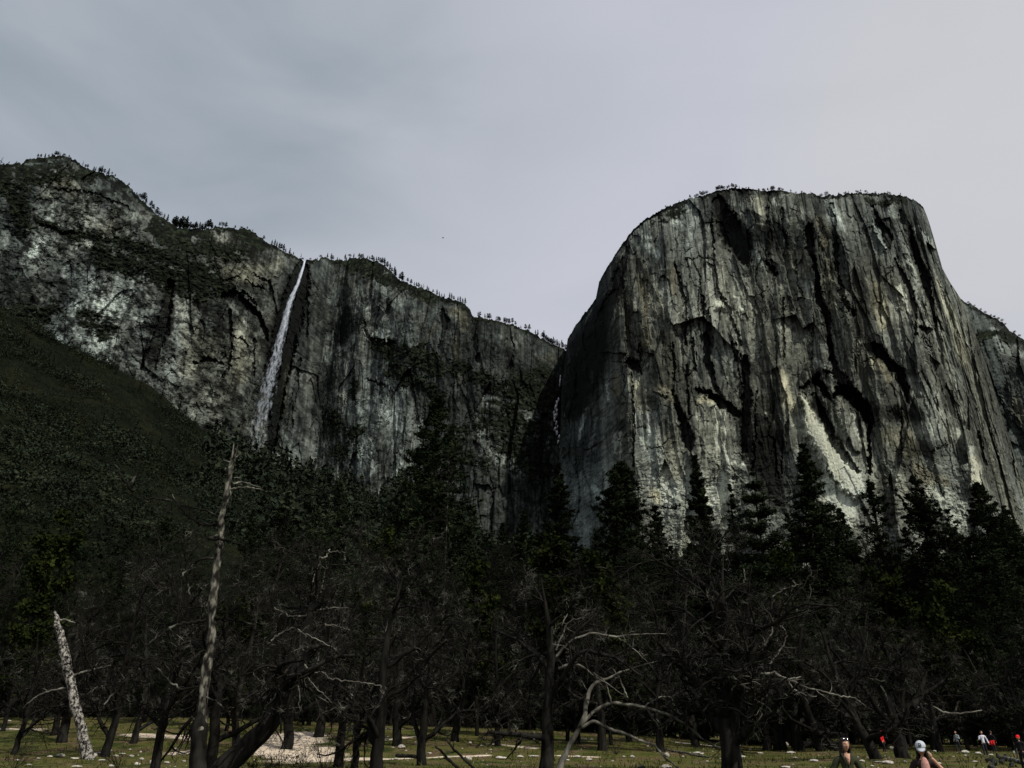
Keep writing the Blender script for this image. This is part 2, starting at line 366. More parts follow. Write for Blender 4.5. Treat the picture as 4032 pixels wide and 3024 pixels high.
PROW = [
 ('C','l',.9,(300,560,8),(250,690,7)), ('C','l',.8,(280,230,9),(330,110,7)), ('C','l',.9,(440,360,7),(430,480,9)), ('C','l',.7,(560,480,9),(600,640,8)), ('C','l',.8,(230,640,8),(190,800,7)), ('C','l',.6,(390,720,12),(330,900,12)), ('C','l',.6,(480,820,10),(440,1100,12)), ('C','l',.7,(350,860,8),(300,1040,9)), ('A','l',.8,(760,720,10),(700,860,9)), ('A','l',.6,(620,1000,9),(560,1180,8)), ('A','l',.7,(430,1340,12),(340,1520,10)),
 # upper left
 ('A','g',26,(1600,340,50),(1700,560,105),(1790,700,120),(1850,850,60),(1870,930,14)), ('A','d',.9,(1640,360,60),(1720,560,115),(1800,720,125),(1860,900,30)),
 ('A','g',9,(1545,470,12),(1560,880,10),(1600,1100,10),(1660,1250,14),(1720,1450,20),(1800,1660,16)),
 ('A','k',5,(1300,850,5),(1430,862,5),(1560,882,5)), ('A','g',14,(830,690,45),(740,860,30),(700,1000,45),(640,1200,45),(560,1400,70)),
 ('A','d',.5,(760,720,40),(690,1000,60),(600,1250,70),(500,1480,120),(420,1650,130)),
 ('A','l',.7,(930,740,30),(980,790,35),(1050,840,30)), ('A','l',.35,(1180,520,40),(1260,540,40)), ('A','l',.7,(940,665,20),(970,670,14)),
 ('A','t',.7,(1175,950,25),(1180,1040,40),(1190,1180,20)), ('A','t',.75,(890,1060,40),(920,1250,35),(925,1450,25),(930,1640,40)), ('A','t',.3,(860,900,80),(1000,1300,90)),
 ('A','g',11,(1200,900,12),(1250,1060,16),(1290,1250,16),(1300,1450,16),(1310,1660,12)), ('A','k',6,(1440,1000,5),(1430,1300,6),(1440,1640,8)),
 ('A','g',12,(1470,1200,10),(1500,1400,18),(1530,1650,22)),
 ('A','g',10,(2055,250,14),(2060,480,12),(2075,620,32),(2090,690,20)), ('A','d',.6,(2080,560,40),(2110,720,55)),
 ('A','l',.9,(1790,480,12),(1850,590,16),(1872,670,7)), ('A','l',.6,(1640,520,10),(1740,440,12),(1800,436,8)), ('A','l',.55,(1620,570,16),(1650,575,10)),
 ('A','l',.9,(1590,1270,18),(1640,1290,30)), ('A','d',.9,(1590,1350,30),(1650,1350,22)), ('A','l',.75,(1755,1200,10),(1790,1270,16),(1825,1350,10)),
 ('A','g',14,(2060,900,20),(2110,960,24),(2140,1000,10)), ('A','l',.55,(1950,770,10),(2010,890,18),(2050,1000,10)), ('A','l',.5,(1950,330,40),(1990,420,45)), ('A','t',.5,(1960,340,50),(2000,470,50),(1960,640,40)),
 ('A','l',.7,(650,1350,7),(655,1420,7)), ('A','l',.5,(595,1120,8),(590,1220,8)), ('A','l',.35,(1560,950,14),(1590,1120,14)), ('A','k',5,(1320,940,5),(1320,850,5)),
 ('A','d',.45,(1560,280,30),(1700,280,40),(1900,260,40)),('A','l',.5,(1200,1480,20),(1230,1500,20)),
 # upper right
 ('B','g',24,(400,530,34),(395,700,34),(430,800,20),(470,1000,22),(500,1180,24),(560,1300,34),(570,1430,22),(580,1650,18)), ('B','d',.45,(400,500,55),(395,700,50),(470,1000,30),(560,1320,45)),
 ('B','g',16,(580,330,14),(600,450,24),(620,700,20),(640,900,13),(680,1100,16),(770,1250,26)), ('B','d',.55,(800,950,60),(830,1200,70),(840,1420,45)),
 ('B','g',16,(930,350,12),(980,480,34),(1060,600,45),(1060,680,26)), ('B','d',.55,(960,400,30),(1040,560,60),(1070,680,30)),
 ('B','l',.75,(930,370,12),(960,500,18),(1000,620,22),(1040,720,12)), ('B','r',8,(930,370,12),(960,500,18),(1000,620,22),(1040,720,12)),
 ('B','l',.75,(1090,350,36),(1130,440,28)), ('B','l',.5,(1150,520,28),(1190,640,26),(1230,740,18)),
 ('B','g',10,(1165,390,12),(1180,480,24)), ('B','g',20,(1255,540,16),(1285,680,28),(1330,830,34),(1390,980,30),(1420,1150,22),(1460,1320,12)), ('B','d',.4,(1270,560,30),(1330,830,45),(1400,1050,35)),
 ('B','l',.75,(1300,520,26),(1370,620,38),(1440,690,18)), ('B','l',.55,(1240,800,20),(1280,930,25),(1310,1050,22),(1340,1200,14)),
 ('B','g',14,(1110,800,10),(1160,900,24),(1200,980,24),(1250,1050,22),(1290,1200,18),(1300,1400,12)), ('B','l',.8,(1150,1030,20),(1200,1130,26),(1240,1240,12)), ('B','d',.7,(1150,1160,16),(1190,1180,16)),
 ('B','g',16,(1340,1360,12),(1400,1400,34),(1440,1400,14)), ('B','l',.5,(1360,1310,14),(1440,1390,14)),
 ('B','t',.9,(490,450,36),(520,560,44),(540,680,32)), ('B','t',.55,(560,820,46),(560,1000,60),(590,1220,50)), ('B','t',.6,(960,1000,40),(1000,1200,70),(1030,1350,60)), ('B','t',.45,(280,760,60),(340,900,60)),
 ('B','t',.4,(1480,960,24),(1560,1200,44),(1650,1450,50),(1700,1650,40)), ('B','l',.25,(1480,960,24),(1560,1200,44),(1650,1450,50),(1700,1650,40)),
 ('B','d',.35,(330,300,70),(450,300,60),(520,350,60)), ('B','l',.5,(120,270,16),(220,262,8)), ('B','l',.6,(110,290,20),(130,340,24)), ('B','l',.45,(650,430,10),(690,520,12),(720,600,8)),
 ('B','k',5,(280,800,5),(300,1000,6),(370,1120,6)), ('B','g',9,(165,380,9),(180,560,12),(210,700,10)), ('B','l',.45,(270,830,8),(310,920,10)), ('B','d',.5,(60,540,40),(70,650,40)), ('B','d',.5,(90,880,35)  ,(120,900,20)),
 ('B','g',8,(180,1130,10),(185,1350,10),(190,1650,12)), ('B','k',4,(420,1360,5),(420,1650,5)), ('B','l',.7,(780,1495,5),(930,1490,4)), ('B','l',.4,(860,960,8),(920,1000,6)),
 # lower right
 ('D','g',30,(330,500,8),(390,440,20),(450,395,18),(480,360,10)), ('D','g',24,(450,420,22),(520,500,34),(560,560,18)), ('D','g',34,(600,545,12),(650,500,34),(720,520,54),(800,600,60),(860,680,50),(920,780,26),(900,880,16),(905,1000,14),(900,1200,12)),
 ('D','d',.9,(400,460,30),(470,430,34),(540,540,30)), ('D','d',1.0,(650,500,44),(730,530,66),(810,610,68),(870,700,55),(915,790,30)),
 ('D','g',20,(570,60,16),(590,200,18),(620,330,28),(690,440,46),(740,520,56)), ('D','d',.5,(575,60,22),(600,250,24),(690,440,50)),
 ('D','l',1.0,(345,575,16),(395,700,48),(450,850,92),(555,1000,108),(665,1150,118),(735,1270,112),(800,1355,60)), ('D','l',.7,(560,1300,60),(620,1420,100),(700,1600,110)), ('D','s',.9,(345,575,30),(450,850,100),(600,1080,130),(740,1290,120),(700,1550,110)),
 ('D','r',12,(345,575,16),(395,700,44),(450,850,84),(555,1000,100),(665,1150,110),(735,1270,104),(800,1355,60)), ('D','d',.5,(540,870,10),(580,960,16),(650,1060,10)), ('D','k',5,(545,1130,6),(600,1250,10),(640,1290,8)), ('D','t',.25,(330,560,30),(470,850,60),(620,1080,90),(780,1290,70)),
 ('D','g',22,(440,560,24),(490,660,34),(560,830,40),(620,950,36),(700,1080,36),(800,1200,22)), ('D','d',.75,(460,620,50),(560,830,55),(640,970,45),(720,1090,38)),
 ('D','r',14,(620,580,30),(680,720,46),(750,850,46),(810,1000,34)), ('D','l',.25,(640,600,40),(690,730,50),(780,900,46)), ('D','l',1.0,(585,610,5),(605,760,6),(640,940,8)), ('D','l',.45,(770,720,10),(790,850,14),(860,950,14)),
 ('D','l',.45,(1280,420,50),(1450,600,110),(1500,740,90)), ('D','l',.5,(1200,880,110),(1450,860,80),(1680,880,40)), ('D','l',.6,(1660,830,20),(1720,1000,30)),
 ('D','g',18,(950,130,30),(1000,200,46),(1100,300,44),(1170,340,34),(1205,480,28),(1225,600,16)), ('D','d',.8,(900,120,50),(1010,210,60),(1120,310,50),(1180,380,40),(1220,560,26)),
 ('D','t',1.0,(930,220,30),(1000,310,44),(1080,400,44)), ('D','l',.3,(930,220,30),(1000,310,44),(1080,400,40)),
 ('D','t',.55,(1080,880,70),(1250,1000,90),(1180,850,60)), ('D','t',.7,(1330,1180,56),(1440,1260,60),(1540,1290,40)), ('D','d',.5,(1250,970,60),(1350,1000,60),(1420,1060,40)),
 ('D','l',.75,(1760,1020,20),(1790,1150,46),(1820,1300,42)), ('D','t',.5,(1780,1100,60)  ,(1800,1250,50)), ('D','l',.6,(1450,1350,70),(1560,1440,100),(1660,1560,90)), ('D','l',.6,(1130,1200,30),(1190,1270,26)),
 ('D','k',7,(1080,1210,9),(1110,1340,13),(1190,1440,12)), ('D','d',.55,(1010,1180,50),(1060,1400,60),(1090,1600,60)), ('D','d',.45,(60,900,90),(120,1200,110),(330,1350,90)), ('D','k',8,(90,900,7),(110,1030,9),(140,1240,8)), ('D','k',6,(165,850,6),(175,1240,6)),
 ('D','k',8,(1180,650,5),(1175,900,6),(1180,1000,4)), ('D','d',.45,(1550,560,50),(1620,680,30)), ('D','g',10,(1810,850,14),(1850,1000,18),(1890,1130,14)), ('D','k',7,(1470,1270,6),(1530,1400,8)), ('D','k',6,(1440,1030,6),(1470,990,6),(1560,980,6)),
 ('D','d',.6,(1000,700,60),(1150,700,60),(1300,740,70)), ('D','t',.5,(170,350,40),(200,520,44),(230,650,50)), ('D','l',.25,(180,380,40),(230,600,50)), ('D','l',.7,(10,580,6),(50,720,8)), ('D','d',.6,(140,300,14),(130,450,20),(160,620,20)), ('D','l',.7,(450,260,24),(520,310,26)), ('D','l',.5,(480,380,14),(560,470,30)), ('D','g',12,(540,350,18),(600,370,10)),
 # lower left
 ('C','d',.75,(470,80,150),(400,300,160),(330,550,130),(280,740,90)), ('C','g',16,(770,290,20),(830,320,50),(885,390,18)), ('C','d',.8,(790,300,40),(850,330,44)), ('C','k',8,(800,380,5),(815,600,7),(825,850,6),(826,1260,6)), ('C','l',1.0,(826,650,5),(834,870,6)), ('C','l',.6,(770,450,14),(760,560,14)),
 ('C','t',.8,(660,420,34),(660,570,34)), ('C','l',.45,(850,430,44),(860,500,40)), ('C','t',.5,(850,500,60),(920,700,60)), ('C','t',1.0,(1060,550,60),(1140,600,60),(1170,680,30)), ('C','l',.4,(1060,550,50),(1150,620,50)), ('C','d',.5,(970,650,56),(1000,720,50)),
 ('C','g',16,(1180,570,12),(1230,700,24),(1280,850,34),(1320,1000,52),(1340,1080,36)), ('C','d',.55,(1240,720,34),(1330,1000,60),(1360,1080,40)), ('C','g',22,(1400,540,18),(1500,575,24),(1600,640,30),(1700,725,40),(1790,790,36)), ('C','d',.8,(1410,545,24),(1510,580,28),(1610,650,34),(1720,740,46),(1800,800,40)),
 ('C','t',1.0,(1440,640,34),(1530,650,30)), ('C','l',.6,(1450,640,34),(1560,680,34),(1640,760,40)), ('C','l',.45,(1480,800,90),(1620,850,100),(1740,930,56)), ('C','l',.5,(1560,1080,110),(1700,1180,100)), ('C','l',.8,(1780,1220,30),(1830,1270,30)),
 ('C','g',18,(1850,250,26),(1870,600,34),(1850,900,30),(1850,1100,30)), ('C','d',.55,(1860,300,50),(1870,700,60),(1850,1000,60),(1900,1240,50)), ('C','d',.6,(2040,700,80),(2050,1000,120),(2060,1300,140),(2120,1560,110)), ('C','k',10,(1950,560,8),(1940,1000,9),(1930,1280,9)), ('C','k',7,(2000,985,6),(2090,990,6),(2130,1150,9),(2170,1360,8)),
 ('C','l',.35,(1000,1020,110),(1100,1200,170),(1060,1450,190)), ('C','l',.4,(1400,1480,190),(1600,1500,120)), ('C','l',.45,(470,1480,34),(500,1560,40)), ('C','t',.45,(1150,1000,70),(1180,1300,90)), ('C','t',.6,(1020,1500,50)  ,(1050,1560,40)),
 ('C','g',10,(1190,120,8),(1190,480,9)), ('C','k',9,(1310,300,7),(1320,560,8),(1332,780,7)), ('C','g',18,(1480,40,26),(1500,300,30),(1570,520,20),(1660,650,16)), ('C','d',.4,(1480,60,40),(1510,330,44)), ('C','g',14,(1740,120,16),(1800,300,22),(1830,500,20)), ('C','l',.4,(1690,160,26),(1740,350,26)), ('C','l',.45,(1620,560,12),(1650,700,14)), ('C','g',10,(880,120,9),(900,300,9)), ('C','g',10,(1380,80,12),(1390,350,14)), ('C','l',.5,(2030,620,10),(2060,790,9)), ('C','t',.7,(2180,420,30),(2200,640,30)), ('C','d',.35,(380,1000,50),(300,1250,50)),
 ('C','k',6,(1000,560,6),(1040,600,14),(1110,630,14)), ('C','k',6,(1080,1040,5),(1140,1000,5)), ('C','k',6,(950,1070,5),(1090,1080,5)), ('C','k',7,(850,890,5),(940,910,5)), ('C','k',8,(1090,1620,6),(1250,1640,6)), ('C','l',.5,(1220,780,6),(1230,930,8)), ('C','l',.6,(1700,1350,70),(1680,1520,70)), ('C','d',.45,(700,850,40),(720,900,30)), ('C','l',.5,(650,960,14),(645,1140,14)), ('C','l',.6,(690,930,8),(690,1180,9)),
 ('C','v',.8,(430,1650,30),(560,1640,40)), ('B','v',.9,(900,300,30),(1050,310,30),(1200,320,20)), ('A','v',.8,(1250,400,60),(1000,560,40)),
]
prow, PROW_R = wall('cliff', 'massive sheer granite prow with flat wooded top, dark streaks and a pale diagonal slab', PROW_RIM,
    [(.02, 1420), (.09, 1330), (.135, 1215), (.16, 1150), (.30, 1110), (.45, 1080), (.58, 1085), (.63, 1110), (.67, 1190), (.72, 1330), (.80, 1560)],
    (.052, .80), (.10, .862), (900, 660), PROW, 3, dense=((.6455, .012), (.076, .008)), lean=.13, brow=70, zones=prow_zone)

# ---- the dark wall behind the prow at the right edge of the photograph
SIDE_RIM = [(3500, 900), (3700, 1120), (3790, 1183), (3830, 1200), (3870, 1228), (3905, 1248), (3950, 1268), (3975, 1300), (4032, 1340), (4200, 1450), (4500, 1650)]
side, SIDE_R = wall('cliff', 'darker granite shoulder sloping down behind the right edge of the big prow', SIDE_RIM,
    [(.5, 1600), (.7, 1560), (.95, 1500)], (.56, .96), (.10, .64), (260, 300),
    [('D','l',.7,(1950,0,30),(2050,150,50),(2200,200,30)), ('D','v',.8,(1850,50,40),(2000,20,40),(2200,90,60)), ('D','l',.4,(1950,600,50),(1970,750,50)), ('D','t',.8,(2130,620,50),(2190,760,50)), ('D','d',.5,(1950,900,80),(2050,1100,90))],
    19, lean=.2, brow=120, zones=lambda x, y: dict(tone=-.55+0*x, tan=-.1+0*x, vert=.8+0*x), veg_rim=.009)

# ---- the long wall on the left with the waterfall notch
RIM_L = [(-600, 900), (-300, 760), (-100, 665)]+[(p[0], p[1]) for p in conv('L', [(0,240),(60,235),(150,235),(165,212),(240,202),(300,192),(350,182),(400,182),(450,197),(490,217),(530,247),(600,282),(700,312),(740,318),(800,357),(860,412),(910,467),(960,508),(1010,557),(1100,622),(1150,648),(1210,655),(1300,662),(1380,662),(1392,640),(1500,657),(1540,662),(1570,655),(1640,682),(1700,722),(1760,762),(1830,802),(1900,832),(1950,852),(1968,872)])]
RIM_L += [(p[0], p[1]) for p in conv('M', [(330,212),(345,206),(420,206),(432,188),(500,201),(600,206),(622,188),(700,196),(800,211),(850,236),(900,291),(950,336),(1000,356),(1100,396),(1200,431),(1300,466),(1370,491),(1400,521),(1415,561),(1500,581),(1600,611),(1700,631),(1780,661),(1830,691),(1880,716),(1920,741),(1990,771),(2020,790),(2100,830),(2300,930)])]
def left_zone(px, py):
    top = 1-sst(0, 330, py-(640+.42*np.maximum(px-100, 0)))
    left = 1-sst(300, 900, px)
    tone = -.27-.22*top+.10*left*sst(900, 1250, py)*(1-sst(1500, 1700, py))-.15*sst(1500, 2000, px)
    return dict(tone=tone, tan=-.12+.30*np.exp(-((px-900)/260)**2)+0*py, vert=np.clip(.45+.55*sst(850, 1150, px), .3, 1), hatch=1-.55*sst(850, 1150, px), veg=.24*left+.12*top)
LEFT = [
 ('L','l',.25,(500,1000,120),(600,1300,120)), ('L','d',.35,(250,900,60),(420,1050,60)), ('L','v',1.0,(20,300,60),(150,560,50),(120,700,40)), ('L','v',.9,(150,300,60),(420,300,40),(600,330,30)), ('L','t',.6,(350,330,40),(420,340,40),(470,420,60)), ('L','l',.35,(250,420,40),(330,330,30),(280,560,70)), ('L','t',.5,(320,420,60),(480,300,40)),
 ('L','k',7,(360,405,8),(560,430,10),(750,480,9),(830,520,7)), ('L','l',.3,(760,500,14),(840,560,40)), ('L','l',.35,(300,560,80),(560,580,90),(640,640,60)), ('L','t',.35,(560,600,120),(680,640,80)),
 ('L','v',1.0,(230,600,20),(330,640,24),(460,690,26),(600,720,26),(700,740,24)), ('L','g',8,(260,640,10),(330,660,12),(480,690,12)), ('L','l',0.34,(220,760,50),(420,780,50),(600,740,40)), ('L','t',.3,(420,790,70),(560,740,50)),
 ('L','v',1.05,(760,740,40),(900,780,40),(1050,840,50),(1200,900,60),(1350,950,70),(1440,1040,50)), ('L','v',1.0,(650,830,60),(800,880,60),(900,930,50),(1100,970,90),(1300,1010,90)), ('L','v',1.0,(1000,640,50),(1120,720,70),(1250,770,60),(1400,800,40),(1600,820,40)), ('L','v',1.05,(1180,680,50),(1320,700,40),(1380,780,50)),
 ('L','l',0.34,(1410,700,20),(1430,780,20)), ('L','l',0.37,(1450,690,16),(1480,760,14)), ('L','d',.3,(1550,720,60),(1650,740,60)), ('L','v',.8,(1480,640,30),(1600,700,40),(1680,760,40)),
 ('L','l',0.31,(150,870,70),(300,930,60)), ('L','l',0.34,(480,1150,60),(560,1060,70),(700,1100,70)), ('L','l',0.37,(640,1180,60),(780,1200,70),(900,1220,60),(1000,1180,40)), ('L','l',0.34,(520,1350,50),(600,1420,50),(700,1380,60)), ('L','l',.3,(870,1330,90),(900,1480,60)), ('L','l',0.48,(360,1360,30),(430,1400,20)), ('L','l',0.41,(260,760,40),(200,820,40)),
 ('L','d',.5,(40,1000,100),(120,1120,100),(60,860,60)), ('L','v',.8,(120,1180,50),(260,1240,40),(360,1150,40)), ('L','v',.85,(560,1240,50),(700,1260,60),(650,1330,40)), ('L','g',18,(1110,1000,26),(1080,1150,30),(1050,1300,36),(1000,1450,40),(960,1560,40)), ('L','d',.6,(1110,1000,40),(1080,1150,50),(1040,1310,56),(990,1470,50)),
 ('L','d',.5,(1330,1150,70),(1420,1200,70),(1480,1300,40)), ('L','l',.35,(1180,1080,50),(1190,1200,50),(1140,1330,50)), ('L','t',.45,(1250,1350,80),(1300,1450,110),(1230,1550,80)), ('L','l',.3,(1130,1600,70),(1250,1580,80)), ('L','d',.5,(1440,1400,40),(1420,1300,40)),
 ('L','k',9,(1260,1530,9),(1320,1500,12),(1380,1510,14),(1440,1535,9)), ('L','g',14,(1490,1200,14),(1500,1350,12),(1480,1520,10),(1450,1640,10)),
 # pale amphitheatre wall with arching overhangs beside the fall
 ('L','l',.35,(1530,920,60),(1660,960,70),(1750,940,50)), ('L','t',.5,(1500,950,60),(1700,960,80),(1800,900,50)), ('L','t',.4,(1560,1300,60),(1620,1450,80),(1560,1600,60)), ('L','l',.25,(1560,1300,50),(1600,1500,80)),
 ('L','g',26,(1450,1080,14),(1500,1085,24),(1560,1120,26),(1640,1180,24),(1700,1260,18),(1730,1380,12)), ('L','d',.85,(1460,1090,22),(1560,1130,32),(1650,1190,26),(1710,1290,18)), ('L','g',14,(1500,1065,6),(1600,1090,9),(1660,1140,7)), ('L','g',9,(1640,940,5),(1740,1000,9),(1760,1080,9),(1790,1220,12)), ('L','k',9,(1600,990,6),(1700,1050,7)), ('L','l',0.41,(1490,1150,10),(1540,1220,10)), ('L','k',8,(1500,1340,6),(1560,1370,9),(1600,1420,6)), ('L','k',8,(1650,1360,6),(1640,1600,7)),('L','g',10,(1440,990,8),(1560,960,6)),
 ('L','g',22,(1960,870,14),(1900,1010,30),(1840,1200,36),(1800,1400,40),(1760,1600,46)), ('L','d',.55,(1950,900,30),(1880,1060,50),(1820,1250,60),(1780,1500,80)),
 ('M','g',20,(340,260,24),(300,420,40),(260,620,46),(220,800,44),(180,980,36),(140,1200,34),(110,1420,34)), ('M','d',.75,(335,260,24),(295,430,44),(255,650,54),(210,850,48),(160,1100,40),(120,1400,44)),
 # right of the fall
 ('M','t',.6,(230,850,20),(195,1000,24),(180,1200,26)), ('M','l',.4,(220,900,16),(190,1080,22)), ('M','g',10,(300,850,10),(270,1050,12),(230,1300,14)), ('M','g',12,(360,300,10),(340,500,12),(330,700,12)), ('M','t',.3,(420,760,60),(400,900,50),(330,1150,40)), ('M','l',.15,(430,780,60),(400,950,50)),
 ('M','l',.55,(690,380,30),(700,500,50),(800,560,60)), ('M','t',.3,(580,330,40),(640,420,40)), ('M','l',.75,(740,680,40),(830,700,50),(880,700,30)), ('M','g',16,(720,660,10),(760,740,12),(900,740,14)), ('M','l',.35,(850,360,60),(960,460,60)), ('M','t',.5,(1060,560,20),(1070,640,24)), ('M','d',.6,(620,640,50),(600,560,40),(560,720,40)),
 ('M','v',1.05,(640,240,50),(760,260,50),(880,330,40),(1000,390,40),(1150,450,30)), ('M','v',1.05,(800,760,40),(950,800,60),(1080,830,70),(1180,900,60)), ('M','v',1.0,(900,900,60),(1000,960,60),(1100,1010,50),(1200,1080,40)), ('M','v',.8,(1300,900,40),(1500,1000,70),(1640,1100,90),(1800,1000,120),(1900,1150,120)), ('M','v',.72,(1500,1250,110),(1680,1250,130),(1850,1350,120),(1700,1450,130),(1880,1560,90)), ('M','l',.5,(1500,1060,60),(1640,1160,40)), ('M','l',.5,(1800,1250,50),(1880,1400,40)), ('M','l',.6,(1560,1460,50),(1700,1560,60)), ('M','v',.7,(1350,1300,60),(1250,1450,60),(1450,1500,90)),
 ('M','g',16,(1220,540,14),(1240,600,26),(1230,640,18)), ('M','d',.8,(1230,560,24),(1245,620,28)), ('M','t',1.0,(1280,540,20),(1340,560,40),(1360,640,30)), ('M','t',.9,(1300,700,20),(1310,800,24),(1330,980,14)), ('M','l',.25,(1310,560,50),(1360,650,40)), ('M','t',.6,(1190,640,16),(1130,690,24)),
 ('M','g',14,(1640,600,14),(1660,760,24),(1660,900,16)), ('M','d',.4,(1660,800,40),(1650,900,30)), ('M','l',.3,(1480,680,40),(1560,700,40),(1700,740,50)), ('M','t',.6,(1850,860,30),(1920,850,40)), ('M','g',10,(1420,560,10),(1430,700,10),(1450,850,12)), ('M','d',.35,(1750,950,80),(1850,940,80)),
 ('M','l',.3,(780,930,70),(760,1000,50)), ('M','k',9,(740,980,7),(800,985,8),(850,1030,9)), ('M','l',.25,(700,1130,70),(1000,1250,80)), ('M','l',.55,(740,1400,40),(720,1560,60),(800,1560,40)), ('M','l',.5,(960,1540,30),(930,1600,30)), ('M','t',.4,(690,1050,14),(580,1100,40)), ('M','d',.5,(460,950,70),(420,1150,60),(500,1300,80)), ('M','v',.8,(520,1250,70),(650,1320,60),(560,1450,60)), ('M','v',.8,(650,1000,30),(640,1080,30)), ('M','d',.4,(830,1450,40),(860,1560,40)), ('M','l',.3,(1650,1520,40),(1750,1600,50),(1600,1600,50)),
]
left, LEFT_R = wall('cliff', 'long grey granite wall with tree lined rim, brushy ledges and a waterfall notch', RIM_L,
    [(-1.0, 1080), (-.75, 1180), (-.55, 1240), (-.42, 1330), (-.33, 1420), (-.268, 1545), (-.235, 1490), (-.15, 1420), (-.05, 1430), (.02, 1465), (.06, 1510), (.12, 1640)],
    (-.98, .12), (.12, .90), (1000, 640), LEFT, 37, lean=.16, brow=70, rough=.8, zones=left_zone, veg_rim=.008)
# ------------------------------------------------------------------ the valley floor and the wooded slopes
def ground_z(x, y):
    x = np.asarray(x, float); y = np.asarray(y, float)
    q = x/np.maximum(y, 20)
    rise = np.interp(q, [-.9, -.35, -.1, .12, .28, .7], [4.3, 4.0, 3.0, 2.2, .75, .5])
    z = rise*sst(56, 118, y)
    z = z+.10*fbm(x/7, y/7, 301, 3)*sst(6, 20, np.hypot(x, y))+.05*vn(x/1.7, y/1.7, 0, 302)*sst(20, 45, y)
    z = z+.30*sst(46, 63, y)*sst(.28, .45, q)*(1-.6*sst(80, 118, y))
    return z+np.maximum(y-150, 0)*.02
def on_ground(px, py):
    """the point of the meadow seen at a pixel"""
    q, r = qr(px, py); q = float(q); r = float(r); Y = 30.
    ys = np.linspace(25, 150, 2500); zs = EYE+r*ys; g = ground_z(q*ys, ys); hit = np.nonzero(zs <= g)[0]
    Y = float(ys[hit[0]]) if len(hit) else 118.
    return Vector((q*Y, Y, float(ground_z(q*Y, Y))))
def gz(x, y): return float(ground_z(x, y))

def grid(name, xs, ys, zf, m):
    X, Y = np.meshgrid(xs, ys); Z = zf(X, Y)
    n = len(xs); i = (np.arange(len(ys)-1)[:, None]*n+np.arange(n-1)[None]).ravel()
    return raw_mesh(name, np.stack([X, Y, Z], -1).reshape(-1, 3), np.stack([i, i+1, i+n+1, i+n], 1), m, True)
gm, nt, b = mat('meadow')
N, L = nt.nodes.new, nt.links.new
tc = N('ShaderNodeTexCoord')
def nz(scale, det=5, stretch=(1, 1, 1)):
    mp = N('ShaderNodeMapping'); mp.inputs['Scale'].default_value = stretch; L(tc.outputs['Object'], mp.inputs[0])
    n = N('ShaderNodeTexNoise'); n.inputs['Scale'].default_value = scale; n.inputs['Detail'].default_value = det; L(mp.outputs[0], n.inputs['Vector']); return n.outputs['Fac']
def ramp(f, *st):
    r = N('ShaderNodeValToRGB'); e = r.color_ramp.elements
    e[0].position, e[0].color = st[0][0], (*st[0][1], 1); e[1].position, e[1].color = st[-1][0], (*st[-1][1], 1)
    for p, c in st[1:-1]: k = e.new(p); k.color = (*c, 1)
    L(f, r.inputs['Fac']); return r.outputs['Color']
def mixc(f, a, b_):
    m = N('ShaderNodeMixRGB'); L(f, m.inputs['Fac']); L(a, m.inputs['Color1']); L(b_, m.inputs['Color2']); return m.outputs['Color']
grass_c = ramp(nz(.32, 6), (.34, (.022, .030, .008)), (.48, (.056, .064, .016)), (.6, (.080, .068, .024)), (.72, (.040, .052, .012)))
litter = ramp(nz(2.2, 4), (.4, (.045, .032, .018)), (.62, (.13, .095, .055)))
c1 = mixc(ramp(nz(.55, 5, (1, .5, 1)), (.5, (0, 0, 0)), (.62, (1, 1, 1))), grass_c, litter)
sandc = ramp(nz(1.3, 6), (.35, (.38, .31, .23)), (.65, (.62, .53, .41)))
sat = N('ShaderNodeAttribute'); sat.attribute_name = 'sand'
c2 = mixc(sat.outputs['Fac'], c1, sandc)
L(c2, b.inputs['Base Color'])
bp = N('ShaderNodeBump'); bp.inputs['Strength'].default_value = .7; bp.inputs['Distance'].default_value = .1; L(nz(5, 5), bp.inputs['Height']); L(bp.outputs[0], b.inputs['Normal'])
M['meadow'] = gm
xs = np.unique(np.concatenate([np.linspace(-2500, -120, 20), np.linspace(-120, 120, 420), np.linspace(120, 2500, 20)]))
ys = np.unique(np.concatenate([np.linspace(-900, 0, 12), np.linspace(0, 34, 30), np.linspace(34, 130, 330), np.linspace(130, 2600, 30)]))
gme = grid('ground', xs, ys, ground_z, gm)
co = np.empty(len(gme.vertices)*3, np.float32); gme.vertices.foreach_get('co', co); co = co.reshape(-1, 3)
# bare sand: where people have worn the meadow down, drawn on the ground in plan
SAND = [((1180, 2900), (1130, 2945), 2.6), ((1130, 2945), (1230, 2990), 3.0), ((1230, 2985), (1480, 2992), 1.0), ((1500, 2990), (1900, 2975), .5), ((1950, 2930), (2100, 2945), .45),
        ((520, 2893), (690, 2900), .9), ((690, 2900), (760, 2912), .7), ((700, 2965), (800, 2960), .8), ((2690, 2925), (2790, 2935), .8), ((1500, 2915), (1640, 2900), .4), ((0, 2868), (160, 2872), .5), ((2200, 2975), (2330, 2980), .45)]
sv = np.zeros(len(co))
nn = .5*fbm(co[:, 0]/2.2, co[:, 1]/2.2, 61, 4)
for a, c, w in SAND:
    A = on_ground(*a); B_ = on_ground(*c); d = np.array([B_.x-A.x, B_.y-A.y]); l2 = float(d@d)+1e-6
    t = np.clip(((co[:, 0]-A.x)*d[0]+(co[:, 1]-A.y)*d[1])/l2, 0, 1)
    dd = np.hypot(co[:, 0]-A.x-t*d[0], (co[:, 1]-A.y-t*d[1])*.6)
    sv = np.maximum(sv, 1-sst(.75, 1.15, dd/w+nn))
vcol(gme, 'sand', np.stack([sv]*3, -1))
tag(obj('ground', gme), 'meadow of short olive grass with bare sandy patches under the trees', 'meadow', kind='structure')

